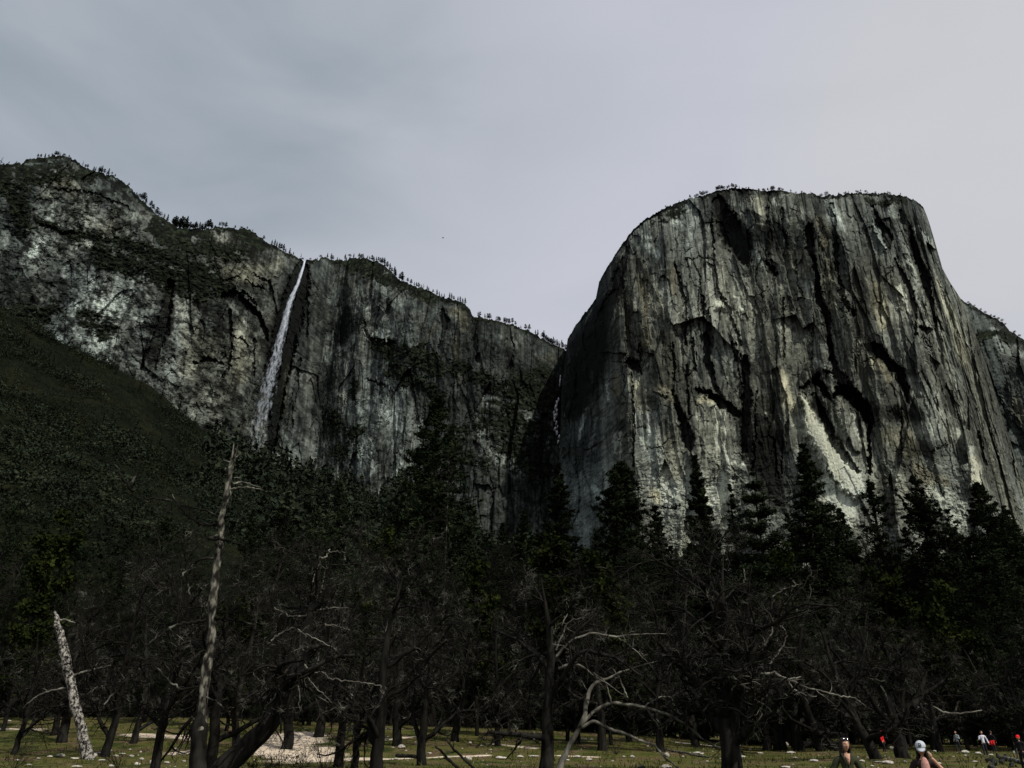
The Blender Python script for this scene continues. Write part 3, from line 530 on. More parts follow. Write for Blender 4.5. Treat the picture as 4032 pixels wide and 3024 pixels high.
# wooded slopes: their crest line traced, each with its own distance
CREST = [(-700, 800), (-300, 1010), (0, 1190), (150, 1268), (300, 1365), (450, 1425), (580, 1500), (700, 1590), (800, 1665), (900, 1735), (1000, 1792), (1150, 1858), (1300, 1905),
         (1450, 1940), (1500, 1925), (1560, 1900), (1640, 1905), (1720, 1960), (1850, 2060), (2000, 2130), (2200, 2190), (2500, 2230), (3000, 2260), (3500, 2250), (4032, 2200), (4600, 2100)]
CRQ, CRR = qr([p[0] for p in CREST], [p[1] for p in CREST])
CRY = np.interp(CRQ, [-1, -.75, -.4, -.2, 0, .3, .9], [620, 640, 720, 760, 760, 720, 700])
def hill_pt(q, t):
    """t 0 foot .. 1 crest .. 1.5 back"""
    Yt = np.interp(q, CRQ, CRY); r = np.interp(q, CRQ, CRR); zt = EYE+r*Yt-9
    Y = 150+(Yt-150)*t; f = np.clip(t, 0, 1)
    z = -3+(zt+3)*(.72*f+.28*f**2.2)+3*sst(0, .06, t)-np.maximum(t-1, 0)*Yt*.22
    return q*Y, Y, z
qs = np.linspace(-.98, .98, 420); ts = np.linspace(-.02, 1.5, 150)
Q, T = np.meshgrid(qs, ts); X, Y, Z = hill_pt(Q, T)
Z = Z+(5*fbm(X/60, Y/60, 71, 4)+2.5*fbm(X/9, Y/9, 72, 3))*sst(0, .15, T)
i = (np.arange(149)[:, None]*420+np.arange(419)[None]).ravel()
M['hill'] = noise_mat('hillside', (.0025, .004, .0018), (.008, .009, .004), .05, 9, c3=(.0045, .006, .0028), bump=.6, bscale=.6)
tag(obj('hill', raw_mesh('hill', np.stack([X, Y, Z], -1).reshape(-1, 3), np.stack([i, i+1, i+421, i+420], 1), M['hill'], True)),
    'steep brush covered slope rising to the left below the granite wall', 'hillside', kind='structure')

def leaf_quads(P, size, rng, flat=0., aspect=1.0):
    """one small randomly turned leaf clump face at each point"""
    n = len(P); a = rng.normal(size=(n, 3)); a[:, 2] *= (1-flat); a /= np.linalg.norm(a, axis=1)[:, None]+1e-9
    b = rng.normal(size=(n, 3)); b -= (b*a).sum(1)[:, None]*a; b /= np.linalg.norm(b, axis=1)[:, None]+1e-9
    s = np.broadcast_to(np.asarray(size, float), (n,))[:, None]*(.6+.8*rng.random((n, 1)))
    c = [P-a*s-b*s*.45*aspect*rng.random((n, 1)), P+b*s*.6*aspect, P+a*s*rng.uniform(.6, 1, (n, 1)), P-b*s*.6*aspect]
    V = np.stack(c, 1).reshape(-1, 3)
    return V, np.arange(4*n).reshape(-1, 4)
# brush and far wood: nobody could count it
rng = np.random.default_rng(5)
def cover(name, label, n, qa, qb, ta, tb, hmin, hmax, m, per, conifer=.5, leaf=.15, bias=.8):
    q = rng.uniform(qa, qb, n); t = ta+(tb-ta)*rng.random(n)**bias; x, y, z = hill_pt(q, t)
    z = z+(5*fbm(x/60, y/60, 71, 4)+2.5*fbm(x/9, y/9, 72, 3))
    h = rng.uniform(hmin, hmax, n)*(.6+.8*sst(-.3, .4, fbm(x/45, y/45, 77, 2))); P = []; S = []
    con = rng.random(n) < conifer
    u = rng.random((n, per)); ang = rng.uniform(0, 2*math.pi, (n, per)); 
    rad = np.where(con[:, None], (1-u)*.20, .62*np.sqrt(np.clip(1-(2*u-1)**2, 0, 1)))*h[:, None]*rng.uniform(.45, 1, (n, per))
    hh = np.where(con[:, None], h[:, None]*1.5, h[:, None]*.8)
    P = np.stack([x[:, None]+rad*np.cos(ang), y[:, None]+rad*np.sin(ang), z[:, None]+u*hh-.5], -1).reshape(-1, 3)
    S = np.repeat(h*leaf, per)
    V, Fq = leaf_quads(P, S, rng, .2, 1.2)
    return tag(obj(name, raw_mesh(name, V, Fq, m)), label, 'brush', kind='stuff')
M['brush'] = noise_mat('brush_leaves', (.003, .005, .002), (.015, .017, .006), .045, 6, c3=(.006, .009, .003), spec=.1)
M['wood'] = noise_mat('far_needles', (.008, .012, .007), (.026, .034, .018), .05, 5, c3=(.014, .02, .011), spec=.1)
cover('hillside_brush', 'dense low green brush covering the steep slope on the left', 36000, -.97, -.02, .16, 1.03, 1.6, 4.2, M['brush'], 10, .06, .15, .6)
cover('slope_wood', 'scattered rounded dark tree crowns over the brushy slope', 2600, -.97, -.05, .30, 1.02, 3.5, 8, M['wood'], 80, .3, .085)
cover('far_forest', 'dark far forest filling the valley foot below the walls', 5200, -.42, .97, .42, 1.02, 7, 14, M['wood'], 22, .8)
# ------------------------------------------------------------------ trees
def tubes(Pl, Rd, k=4):
    """tapering tubes round many polylines at once: Pl (B,n,3), Rd (B,n)"""
    B, n, _ = Pl.shape
    T = np.empty_like(Pl); T[:, 1:-1] = Pl[:, 2:]-Pl[:, :-2]; T[:, 0] = Pl[:, 1]-Pl[:, 0]; T[:, -1] = Pl[:, -1]-Pl[:, -2]
    T /= np.linalg.norm(T, axis=2, keepdims=True)+1e-9
    m = T.mean(1); ref = np.where(np.abs(m[:, 2:3]) > .8, np.array([[1., 0, 0]]), np.array([[0, 0, 1.]]))[:, None]
    a = np.cross(T, np.broadcast_to(ref, T.shape)); a /= np.linalg.norm(a, axis=2, keepdims=True)+1e-9; b_ = np.cross(T, a)
    th = np.arange(k)*2*math.pi/k
    V = Pl[:, :, None]+Rd[:, :, None, None]*(a[:, :, None]*np.cos(th)[None, None, :, None]+b_[:, :, None]*np.sin(th)[None, None, :, None])
    i = np.arange(B*n*k).reshape(B, n, k); nx = np.roll(i, -1, 2)
    Fq = np.stack([i[:, :-1], nx[:, :-1], nx[:, 1:], i[:, 1:]], -1).reshape(-1, 4)
    return V.reshape(-1, 3), Fq
def rough(VF, amp, sc, seed=0):
    V = VF[0]; d = np.stack([fbm(V[:, 0]*sc+k*9, V[:, 1]*sc, seed+k, 3, V[:, 2]*sc*.6) for k in range(3)], 1); return V+d*amp*np.array([1, 1, .5]), VF[1]
def join(parts):
    Vs, Fs, o = [], {}, 0
    for V, Fq in parts:
        Vs.append(V); Fs.setdefault(Fq.shape[1], []).append(Fq+o); o += len(V)
    return np.concatenate(Vs), [np.concatenate(f) for f in Fs.values()]
def sprout(rng, P, Rr, m, lf, n, ang=(35, 75), wander=.25, up=.1, t0=.25, rf=.55, rmin=.01, droop=0., fade=.55):
    """m children on each polyline"""
    B, k, _ = P.shape
    t = rng.uniform(t0, 1, (B, m))*(k-1.001); i = t.astype(int); f = (t-i)[..., None]; bi = np.arange(B)[:, None]
    p0 = P[bi, i]*(1-f)+P[bi, i+1]*f; tan = P[bi, i+1]-P[bi, i]; tan /= np.linalg.norm(tan, axis=2, keepdims=True)+1e-9
    r0 = Rr[bi, i]*(1-f[..., 0])+Rr[bi, i+1]*f[..., 0]
    plen = np.linalg.norm(np.diff(P, axis=1), axis=2).sum(1)[:, None]
    rnd = rng.normal(size=p0.shape); rnd -= (rnd*tan).sum(2, keepdims=True)*tan; rnd /= np.linalg.norm(rnd, axis=2, keepdims=True)+1e-9
    a = np.radians(rng.uniform(*ang, (B, m)))[..., None]
    d = tan*np.cos(a)+rnd*np.sin(a); d[..., 2] += up; d /= np.linalg.norm(d, axis=2, keepdims=True)
    Ln = plen*lf*rng.uniform(.55, 1.25, (B, m))*(1.15-fade*t/(k-1))
    p0 = p0.reshape(-1, 3); d = d.reshape(-1, 3); Ln = Ln.reshape(-1, 1); r0 = r0.reshape(-1)
    pts = [p0]; p = p0.copy()
    for s in range(n-1):
        d = d+rng.normal(size=d.shape)*wander; d[:, 2] -= droop*(s/(n-1)); d /= np.linalg.norm(d, axis=1, keepdims=True)+1e-9
        p = p+d*Ln/(n-1); pts.append(p)
    C = np.stack(pts, 1); rc = np.maximum(r0*rf, rmin)[:, None]*np.linspace(1, .35, n)[None]
    return C, np.maximum(rc, rmin*.6)
def bend(pts, n, rng=None, jit=0.):
    """a smooth polyline through pts [(x,y,z,r)]"""
    a = np.array(pts, float); t = np.linspace(0, len(a)-1, n); out = np.stack([np.interp(t, np.arange(len(a)), a[:, k]) for k in range(4)], 1)
    for _ in range(2): out[1:-1] = .25*out[:-2]+.5*out[1:-1]+.25*out[2:]
    if rng is not None: out[1:-1, :3] += rng.normal(size=(n-2, 3))*jit
    return out[None, :, :3], out[None, :, 3]

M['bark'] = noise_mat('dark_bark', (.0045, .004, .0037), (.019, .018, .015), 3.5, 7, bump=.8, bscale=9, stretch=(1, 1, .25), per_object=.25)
M['twig'] = noise_mat('lichen_highlight_twigs', (.006, .0058, .0048), (.15, .15, .122), 1.1, 6, c3=(.015, .0145, .0118), lo=.40, hi=.70, per_object=.3)  # pale end of the ramp paints lichen and sunlit highlights on twigs
M['thicket'] = noise_mat('thicket_twigs', (.0045, .0045, .0037), (.018, .018, .013), .30, 5, c3=(.009, .0088, .0066), lo=.36, hi=.72, per_object=.35)
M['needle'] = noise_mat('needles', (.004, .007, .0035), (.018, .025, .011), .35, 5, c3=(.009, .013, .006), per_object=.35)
M['leaf'] = noise_mat('spring_leaves', (.005, .008, .002), (.020, .026, .006), .5, 5, c3=(.010, .014, .0035), per_object=.3)
M['pale'] = noise_mat('weathered_wood', (.03, .028, .022), (.19, .182, .15), 2.2, 7, c3=(.085, .082, .067), bump=.6, bscale=8, stretch=(1, 1, .3))
M['deadwood'] = noise_mat('dead_twigs', (.04, .037, .03), (.21, .205, .165), 1.5, 5, c3=(.095, .09, .075))

def oak_mesh(seed, h=12., r=.3, spread=1., lean=0., fork=.28, dens=1., trunk=None, thick=False, limbs=9):
    """bare deciduous tree: (trunk, crown) meshes"""
    rng = np.random.default_rng(seed)
    if trunk is None:
        trunk = [(0, 0, -.4, r*1.35), (.02*h*lean, 0, .06*h, r), (.05*h*lean, .02*h*rng.normal(), fork*h, r*.85), (.10*h*lean+.03*h*rng.normal(), .03*h*rng.normal(), .55*h, r*.55), (.10*h*lean+.05*h*rng.normal(), .05*h*rng.normal(), .86*h, r*.13)]
    P0, R0 = bend(trunk, 14, rng, .035*h/12)
    m = limbs
    P1, R1 = sprout(rng, P0, R0, m, .60*spread, 10, (35, 78), .20, .16, fork*.95, .62, .05, .04, .5)
    a = int(8*dens); P2, R2 = sprout(rng, P1, R1, a, .50, 8, (30, 80), .30, .04, .2, .55, .02, .10)
    P3, R3 = sprout(rng, np.concatenate([P2]), np.concatenate([R2]), int(9*dens), .46, 6, (30, 85), .34, .05, .15, .50, .0085, .06)
    P3b, R3b = sprout(rng, P1, R1, int(9*dens), .22, 6, (40, 90), .34, .05, .2, .28, .009, .06)
    P4, R4 = sprout(rng, np.concatenate([P3, P3b]), np.concatenate([R3, R3b]), 6 if not thick else 5, .50, 4, (30, 80), .32, .05, .15, .6, .0058, .0)
    tr = join([tubes(P0, R0, 9), tubes(P1, R1, 5), tubes(P2, R2, 4)])
    cr = join([tubes(P3, R3, 3), tubes(P3b, R3b, 3), tubes(P4, R4, 3)])
    return tr, cr
def make_tree(name, tr, cr, mt, mc, label, group, loc, rz=0, cat='tree', extra=None):
    t = empty(name, loc, rz); tag(t, label, cat, group)
    obj('trunk', raw_mesh('trunk', tr[0], tr[1], mt, True), t)
    obj('crown', raw_mesh('crown', cr[0], cr[1], mc, cr is not None), t)
    return t

def conifer_mesh(seed, h=35., w=4.5, clear=.12, nb=150, per=46, prof=.8, droop=.25, clump=.0, layer=0., tuft=.5, gap=.0, twin=0.):
    rng = np.random.default_rng(seed)
    P0, R0 = bend([(0, 0, -.6, .013*h+.08), (0, 0, h*.3, .011*h), (.004*h*rng.normal(), .004*h*rng.normal(), h*.7, .006*h), (0, 0, h, .02)], 12, rng, .03)
    n = nb; z = clear+(1-clear)*rng.random(n)**.92
    if layer: z = np.round(z*layer)/layer+rng.normal(size=n)*.003
    z = np.clip(z, clear, .995); u = (z-clear)/(1-clear)
    L = w*np.clip((1-u)**prof*np.minimum(1, .55+u*2.2), .04, 1)*rng.uniform(.66, 1.08, n)
    if gap: L *= np.where(vn(z*9+seed, rng.random(n)*2, 0, seed) < gap-.5, .35, 1)
    az = rng.uniform(0, 2*math.pi, n); k = 6; s = np.linspace(0, 1, k)
    up = rng.uniform(-.05, .25, n)+.5*u**2
    cx = np.interp(z, np.linspace(0, 1, 12), P0[0, :, 0]); cy = np.interp(z, np.linspace(0, 1, 12), P0[0, :, 1])
    X = cx[:, None]+np.cos(az)[:, None]*L[:, None]*s; Y = cy[:, None]+np.sin(az)[:, None]*L[:, None]*s
    Z = z[:, None]*h+L[:, None]*(up[:, None]*s-droop*s**2+.12*s**3)
    P1 = np.stack([X, Y, Z], -1); P1[:, 1:] += rng.normal(size=P1[:, 1:].shape)*.05*L[:, None, None]
    R1 = np.clip(.012*L[:, None]+.015, .02, .12)*np.linspace(1, .3, k)
    # needle sprays strung along each bough
    m = per; cnt = np.maximum(4, (m*(.3+.9*L/w))).astype(int); bi = np.repeat(np.arange(n), cnt)
    t = rng.random(len(bi)); t = (1-(1-t)**(1+tuft))*(1-.12)+.12
    ti = np.minimum((t*(k-1)).astype(int), k-2); f = (t*(k-1)-ti)[:, None]
    P = P1[bi, ti]*(1-f)+P1[bi, ti+1]*f
    wd = (.10+.20*(1-np.abs(2*t-1)))*L[bi]+.12
    if clump:
        cid = np.floor(t*4+rng.random(n)[bi]); off = np.stack([_h(bi, cid.astype(int), 0, seed+k_) for k_ in (1, 2, 3)], -1)*.5*wd[:, None]*2
        P = P+off*clump+rng.normal(size=P.shape)*wd[:, None]*.30*np.array([1, 1, .6])
    else:
        P = P+rng.normal(size=P.shape)*wd[:, None]*np.array([.55, .55, .26])
    V, Fq = leaf_quads(P, (.0062*h+.045)*(2.9 if h < 21 else 1), rng, .3, .52)
    tr = join([tubes(P0, R0, 7)]); parts = [tubes(P1, R1, 3), (V, Fq)]
    if twin:
        parts.append(tubes(*bend([(0, 0, h*.6, .004*h), (twin, .3, h*.75, .003*h), (twin*1.15, .3, h*.95, .03)], 6), 4))
        q = rng.random((1100, 1)); PP = np.array([[twin*1.1, .3, h*.97]])-q*np.array([[0, 0, h*.33]])+rng.normal(size=(1100, 3))*np.array([.5, .5, .3])*(.3+1.8*q)
        parts.append(leaf_quads(PP, .0068*h+.04, rng, .3, .8))
    return tr, join(parts)
def dead_conifer_mesh(seed, h, w, r=.3):
    rng = np.random.default_rng(seed)
    P0, R0 = bend([(0, 0, -.5, r), (0, 0, h*.5, r*.66), (0, 0, h, .02)], 10, rng, .02)
    P1, R1 = sprout(rng, P0, R0, 150, w/h, 5, (70, 105), .12, 0, .25, .2, .02, .12, .85)
    P2, R2 = sprout(rng, P1, R1, 3, .35, 4, (30, 70), .2, 0, .3, .6, .012, .1)
    return join([tubes(P0, R0, 6)]), join([tubes(P1, R1, 3), tubes(P2, R2, 3)])
def leafy_mesh(seed, h, w, n=5200, sz=.26):
    rng = np.random.default_rng(seed)
    P0, R0 = bend([(0, 0, -.4, .22), (.2, 0, .35*h, .16), (0, .2, .95*h, .03)], 10, rng, .08)
    P1, R1 = sprout(rng, P0, R0, 16, w/h*1.15, 8, (30, 70), .2, .2, .25, .5, .04, .03)
    P2, R2 = sprout(rng, P1, R1, 7, .45, 6, (30, 80), .25, .1, .25, .5, .015)
    tips = P2[:, 2:].reshape(-1, 3); c = tips[rng.integers(0, len(tips), n)]+rng.normal(size=(n, 3))*.34
    return join([tubes(P0, R0, 7)]), join([tubes(P1, R1, 4), tubes(P2, R2, 3), leaf_quads(c, sz, rng, .2, 1.1)])

def plant(px, py, Y):
    """foot and height of an upright thing whose top is seen at a pixel, Y metres away"""
    t = at(px, py, Y); z0 = gz(t.x, Y) if Y < 150 else float(hill_z(t.x, Y))
    return Vector((t.x, Y, z0)), t.z-z0
def hill_z(x, y):
    q = x/y; ts_ = np.linspace(0, 1, 400); _, yy, zz = hill_pt(np.full(400, q), ts_); return np.interp(y, yy, zz)+1

# ---- the tall conifers standing against the walls, each one its own
TALL = [ # apex px, py, distance, half width m, seed, options, label
 (1722, 1562, 118, 6.6, 1, dict(clear=.10, nb=190, per=52, prof=.62, clump=1.0, droop=.2), 'very tall broad dark pine with its top against the grey wall right of the waterfall'),
 (2200, 1822, 126, 4.6, 2, dict(clear=.08, nb=170, prof=.8), 'dark fir standing below the snowy gully at the left foot of the big prow'),
 (2444, 1828, 112, 4.6, 3, dict(clear=.06, nb=210, per=56, prof=.5, clump=1.0, twin=1.9, droop=.05), 'full dark pine with a forked top against the pale foot of the prow'),
 (2578, 1988, 120, 2.6, 4, dict(clear=.1, nb=130, prof=.6, clump=.8), 'short rounded conifer tucked right of the fork topped pine'),
 (2735, 1793, 116, 4.0, 5, dict(clear=.06, nb=200, per=60, prof=.85, clump=.35, droop=.12), 'slender pointed conifer alone against the palest part of the prow'),
 (2870, 1905, 121, 2.3, 6, dict(clear=.2, nb=70, per=22, prof=.7, droop=.2), 'thin sparse young conifer just left of the tiered fir'),
 (2962, 1864, 104, 4.8, 7, dict(clear=.16, nb=150, per=54, prof=.75, layer=17, droop=.22), 'tiered fir with flat separate boughs that let the pale rock show through'),
 (3160, 1750, 112, 5.4, 8, dict(clear=.08, nb=210, per=56, prof=.8, droop=.25), 'largest dense fir standing left of the pale diagonal slab'),
 (3300, 2002, 116, 3.4, 9, dict(clear=.1, nb=150, prof=.7), 'dense fir with a rounded top at the foot of the pale slab'),
 (3418, 1890, 110, 3.5, 10, dict(clear=.22, nb=80, per=40, prof=.55, clump=1.2, gap=.25), 'open pine with a clear dark trunk and tufted boughs right of the pale slab'),
 (3594, 1878, 104, 4.2, 11, dict(clear=.25, nb=130, per=52, prof=.6, clump=1.0, gap=.2), 'broad topped pine with bare lower trunk in front of tan rock'),
 (3724, 2008, 122, 3.2, 12, dict(clear=.25, nb=70, per=40, prof=.5, clump=1.2, gap=.25), 'small tufted pine between the broad topped pine and the right hand dark fir'),
 (3843, 1905, 106, 5.6, 13, dict(clear=.08, nb=220, per=56, prof=.72, clump=.5), 'massive dark conifer at the right beside the dead bare spire'),
 (3950, 1992, 114, 4.0, 14, dict(clear=.1, nb=150, prof=.75), 'dark fir directly right of the massive right hand conifer'),
 (4040, 2100, 98, 4.2, 15, dict(clear=.1, nb=150, prof=.75), 'dark fir cut off by the right edge of the picture'),
 (2060, 2010, 138, 4.2, 16, dict(clear=.1, nb=140, prof=.7), 'dark conifer below the brushy cliff ledges left of the gully'),
]
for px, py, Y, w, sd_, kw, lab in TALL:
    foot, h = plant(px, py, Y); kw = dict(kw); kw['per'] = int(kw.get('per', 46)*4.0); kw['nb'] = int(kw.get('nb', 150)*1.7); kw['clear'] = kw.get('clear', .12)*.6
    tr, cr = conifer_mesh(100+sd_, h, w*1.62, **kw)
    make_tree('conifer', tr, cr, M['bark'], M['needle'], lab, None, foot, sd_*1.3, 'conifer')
foot, h = plant(3889, 1780, 128); tr, cr = dead_conifer_mesh(55, h, 4.2)
make_tree('dead_conifer', tr, cr, M['bark'], M['bark'], 'tall dead conifer, a bare spire with short broken side branches', None, foot, 0, 'dead tree')
foot, h = plant(1440, 1880, 140); tr, cr = dead_conifer_mesh(57, h, 5)
make_tree('dead_conifer', tr, cr, M['bark'], M['bark'], 'bare dead tree left of the tallest pine against the grey wall', None, foot, 0, 'dead tree')
foot, h = plant(1770, 1760, 100); tr, cr = dead_conifer_mesh(58, h, 5.5, .17)
make_tree('dead_conifer', tr, cr, M['twig'], M['twig'], 'thin dead grey stemmed conifer with level bare branches before the tallest pine', None, foot, 0, 'dead tree')

# ---- the crowded forest edge: a few kinds of conifer, every tree its own object
rr_ = random.Random(11)
protos = []
for k, (h, w, kw) in enumerate([(26, 4.2, dict(clear=.02, nb=170, prof=.75)), (22, 3.4, dict(clear=.03, nb=150, prof=.65, clump=.8)), (28, 4.6, dict(clear=.04, nb=180, prof=.8, droop=.3)), (24, 3.8, dict(clear=.05, nb=140, prof=.6, clump=1.0))]):
    tr, cr = conifer_mesh(200+k, h, w*1.5, per=95, **kw); protos.append((h, tr, cr))
used = {}
SPOTS = [(60, 1985, 135), (180, 2060, 120), (330, 2010, 150), (520, 2080, 118), (660, 2030, 140), (1000, 2010, 140), (1130, 1960, 150), (1250, 1990, 135), (1340, 1900, 150), (1560, 1960, 135), (1620, 2010, 125), (1820, 2060, 122), (1910, 2110, 120), (1980, 2060, 135), (2130, 2150, 110), (2290, 2150, 128), (2350, 2110, 122),
         (2510, 2160, 105), (2640, 2150, 120), (2800, 2170, 128), (2890, 2180, 124), (3050, 2120, 120), (3100, 2020, 118), (3230, 2070, 108), (3360, 2150, 126), (3480, 2100, 124), (3540, 2160, 110), (3650, 2150, 118), (3780, 2110, 112), (3800, 2200, 92), (3900, 2130, 90), (3980, 2230, 84), (4060, 2180, 80), (3700, 2310, 95), (3560, 2330, 98), (4000, 2420, 76), (3860, 2400, 82)]
for i_ in range(60):
    SPOTS.append((rr_.uniform(-150, 4180), rr_.uniform(2170, 2480), rr_.uniform(98, 140)))
for px, py, Y in SPOTS:
    k = rr_.randrange(4); h0, tr, cr = protos[k]; foot, h = plant(px, py, Y); s = h/h0
    lab = 'dark conifer crowded among others in the shaded forest edge behind the bare oaks'
    if k not in used:
        used[k] = make_tree('conifer', tr, cr, M['bark'], M['needle'], lab, 'conifers of the forest edge', foot, rr_.uniform(0, 6), 'conifer'); used[k].scale = (s, s, s)
    else: copy_tree(used[k], foot, rr_.uniform(0, 6), (s*rr_.uniform(.85, 1.15), s*rr_.uniform(.85, 1.15), s))

# ---- small conifers along the foot of the slope, seen against the pale wall and the fall
foot, h = plant(936, 1655, 640)
tr, cr = conifer_mesh(301, 20, 2.6, nb=60, per=14, prof=.7)
sp = make_tree('conifer', tr, cr, M['bark'], M['needle'], 'small pointed conifer on the crest of the brushy slope below the waterfall', 'conifers on the slope crest', foot, 0, 'conifer')
first = True
for px in [872, 905, 936, 968, 1000, 1015, 1045, 1075, 1110, 1135, 1175, 1205, 1240, 1270, 1300, 1330, 1375, 1410, 480, 515, 610, 690, 760, 820, 400, 330, 250]:
    q0 = float(qr(px, 1700)[0]); r0 = float(np.interp(q0, CRQ, CRR)); Y = float(np.interp(q0, CRQ, CRY))*rr_.uniform(.93, .99)
    s = rr_.uniform(.55, 1.15); L_ = Vector((q0*Y, Y, float(hill_z(q0*Y, Y))-1.5))
    if first: sp.location = L_; sp.scale = (s, s, s); first = False
    else: copy_tree(sp, L_, rr_.uniform(0, 6), (s, s, s))

# ---- the little pines along the skyline
def rim_xyz(info, q, dz=0., back=6.):
    q1, rim, yrow, lean, brow = info
    r = float(np.interp(q, q1, rim)); Y0 = float(np.interp(q, q1, yrow)); H = r*Y0
    Y = Y0+lean*max(H-120, 0)+brow+back
    return Vector((q*Y, Y, EYE+r*Y-back*.3+dz))
RK = []
for k, (h, w, kw) in enumerate([(18, 2.9, dict(clear=.10, nb=70, per=30, prof=.7)), (15, 3.4, dict(clear=.28, nb=60, per=34, prof=.45, clump=1.0)), (20, 2.5, dict(clear=.05, nb=76, per=30, prof=.85)), (9, 4.2, dict(clear=.35, nb=54, per=34, prof=.25, clump=1.2)), (17, 2.4, dict(clear=.2, nb=26, per=10, prof=.6, gap=.3))]):
    RK.append((h,)+conifer_mesh(320+k, h, w, **kw))
rused = {}
def rim_tree(info, px, py, hpx, k, grp, lab, name='pine_tree'):
    q = float(qr(px, py)[0]); p = rim_xyz(info, q, 0, rr_.uniform(-3, 4)); h0, tr, cr = RK[k]
    h = hpx*p.y/2200.; s = h/h0; sx = s*1.5
    p.z -= .03*h
    if (k, grp) not in rused:
        base = [v for (kk, g), v in rused.items() if kk == k]
        if base: t = copy_tree(base[0], p, rr_.uniform(0, 6), (sx, sx, s)); t['label'] = lab; t['group'] = grp
        else: t = make_tree(name, tr, cr, M['bark'], M['needle'], lab, grp, p, 0, 'pine'); t.scale = (sx, sx, s)
        rused[(k, grp)] = t
    else: copy_tree(rused[(k, grp)], p, rr_.uniform(0, 6), (sx, sx, s))
def skyline(info, crop, items, grp, lab):
    for x, y, hp, k in items:
        X, Y_, _ = conv(crop, [(x, y)])[0]; rim_tree(info, X, Y_, hp*CROPS[crop][2], k, grp, lab)
ga, la = 'pines on the left summit ridge', 'tiny dark pine on the left summit ridge'
skyline(LEFT_R, 'L', [(5,235,60,4),(57,235,14,1),(105,235,14,1),(240,205,26,1),(262,200,26,1),(290,195,34,2),(315,190,22,1),(335,188,18,1),(357,186,34,1),(372,186,26,3),(415,190,16,3),(447,195,18,1),(535,245,40,4),(553,255,24,1),(566,262,26,1),(604,285,38,0),(616,288,30,2),(638,295,40,0),(645,298,44,2),(655,300,50,2),(672,305,34,1),(690,308,40,4),(700,310,48,2),(722,315,20,1),(745,320,18,1),(832,385,20,1),(885,438,18,1),(915,468,38,3),(930,480,60,1),(945,495,44,0),(975,520,44,1),(990,535,40,1),(1015,560,52,1),(1033,575,28,3),(1060,600,34,0),(1083,612,50,2)], ga, la)
gb, lb = 'dark pines in the saddle left of the waterfall', 'dark pine in the wooded saddle left of the waterfall'
skyline(LEFT_R, 'L', [(1120,630,50,0),(1132,635,66,1),(1145,640,70,0),(1160,645,64,1),(1172,648,80,0),(1186,650,76,1),(1197,652,60,0),(1205,652,86,2),(1218,656,40,2),(1232,658,30,0),(1250,660,36,0),(1262,662,36,0),(1275,662,34,2),(1290,664,44,0),(1303,664,40,2),(1325,664,40,1),(1338,664,56,1),(1352,664,60,1),(1365,664,44,1)], gb, lb)
for i_ in range(26):
    x = rr_.uniform(1110, 1390); rim_tree(LEFT_R, *conv('L', [(x, 660)])[0][:2], rr_.uniform(22, 46)*.61, rr_.choice([0, 0, 2, 1]), gb, lb)
gc, lc = 'pines on the rim beside the waterfall lip', 'little pine on the bare rim beside the waterfall lip'
skyline(LEFT_R, 'L', [(1420,652,28,1),(1440,654,24,3),(1462,656,38,1),(1522,660,20,1),(1565,658,16,3),(1600,668,18,1),(1636,682,16,0),(1708,728,28,1),(1760,765,32,0),(1778,775,38,0),(1792,782,36,2),(1808,792,42,0),(1820,798,40,1),(1836,806,48,0),(1850,812,28,0),(1876,824,42,2),(1900,834,22,0),(1948,856,36,4),(1960,866,14,3)], gc, lc)
skyline(LEFT_R, 'M', [(365,205,12,3),(410,206,14,0),(432,190,16,3),(474,199,34,2),(500,201,40,0),(510,201,30,1),(540,203,18,0),(555,203,18,0),(590,206,38,0),(600,205,24,2)], gc, lc)
gd, ld = 'pines on the descending rim right of the waterfall', 'little dark pine on the rim descending to the right of the waterfall'
skyline(LEFT_R, 'M', [(620,192,18,3),(645,194,28,0),(680,196,28,1),(692,197,32,1),(704,198,26,1),(735,203,22,0),(748,205,24,0),(765,207,38,1),(778,209,34,0),(792,211,28,2),(806,214,28,1),(820,218,36,1),(832,224,42,1),(845,230,44,0),(862,248,42,1),(880,268,42,0),(893,282,30,1),(910,298,56,0),(918,306,48,2),(945,328,34,1),(956,336,58,1),(963,340,44,0),(995,354,28,1),(1018,362,32,1),(1038,372,22,0),(1052,378,30,0),(1066,384,34,1),(1085,390,18,0),(1098,394,32,4),(1122,403,28,0),(1132,407,22,0),(1160,418,22,1),(1185,425,36,0),(1200,430,26,2),(1216,436,22,0),(1233,442,28,2),(1268,454,34,2),(1280,458,34,0),(1294,463,28,1),(1322,474,28,0),(1336,478,34,0),(1352,484,34,0),(1368,490,38,0)], gd, ld)
ge, le = 'pines on the low end of the rim by the gully', 'little dark pine on the low end of the rim left of the prow'
skyline(LEFT_R, 'M', [(1452,570,30,0),(1464,573,30,1),(1496,580,30,2),(1515,584,36,1),(1528,588,38,1),(1580,604,26,3),(1592,607,28,1),(1622,616,32,1),(1635,619,30,3),(1655,624,36,1),(1675,628,34,1),(1695,632,26,1),(1730,643,20,0),(1760,653,36,1),(1785,662,36,1),(1825,688,26,0),(1840,696,36,2),(1870,711,36,1),(1880,716,48,0),(1895,726,34,1),(1915,738,28,0),(1930,744,38,0),(1942,750,44,2),(1952,754,36,0),(1965,760,38,0),(1978,765,36,2),(1996,772,50,0),(2020,784,40,1),(2035,788,40,1),(2050,790,40,1)], ge, le)
for i_ in range(16): rim_tree(LEFT_R, *conv('M', [(rr_.uniform(1880, 2060), 750)])[0][:2], rr_.uniform(20, 40)*.6, rr_.choice([0, 2, 1]), ge, le)
gf, lf_ = 'pines on the top of the prow', 'tiny windswept pine on the flat top of the big prow'
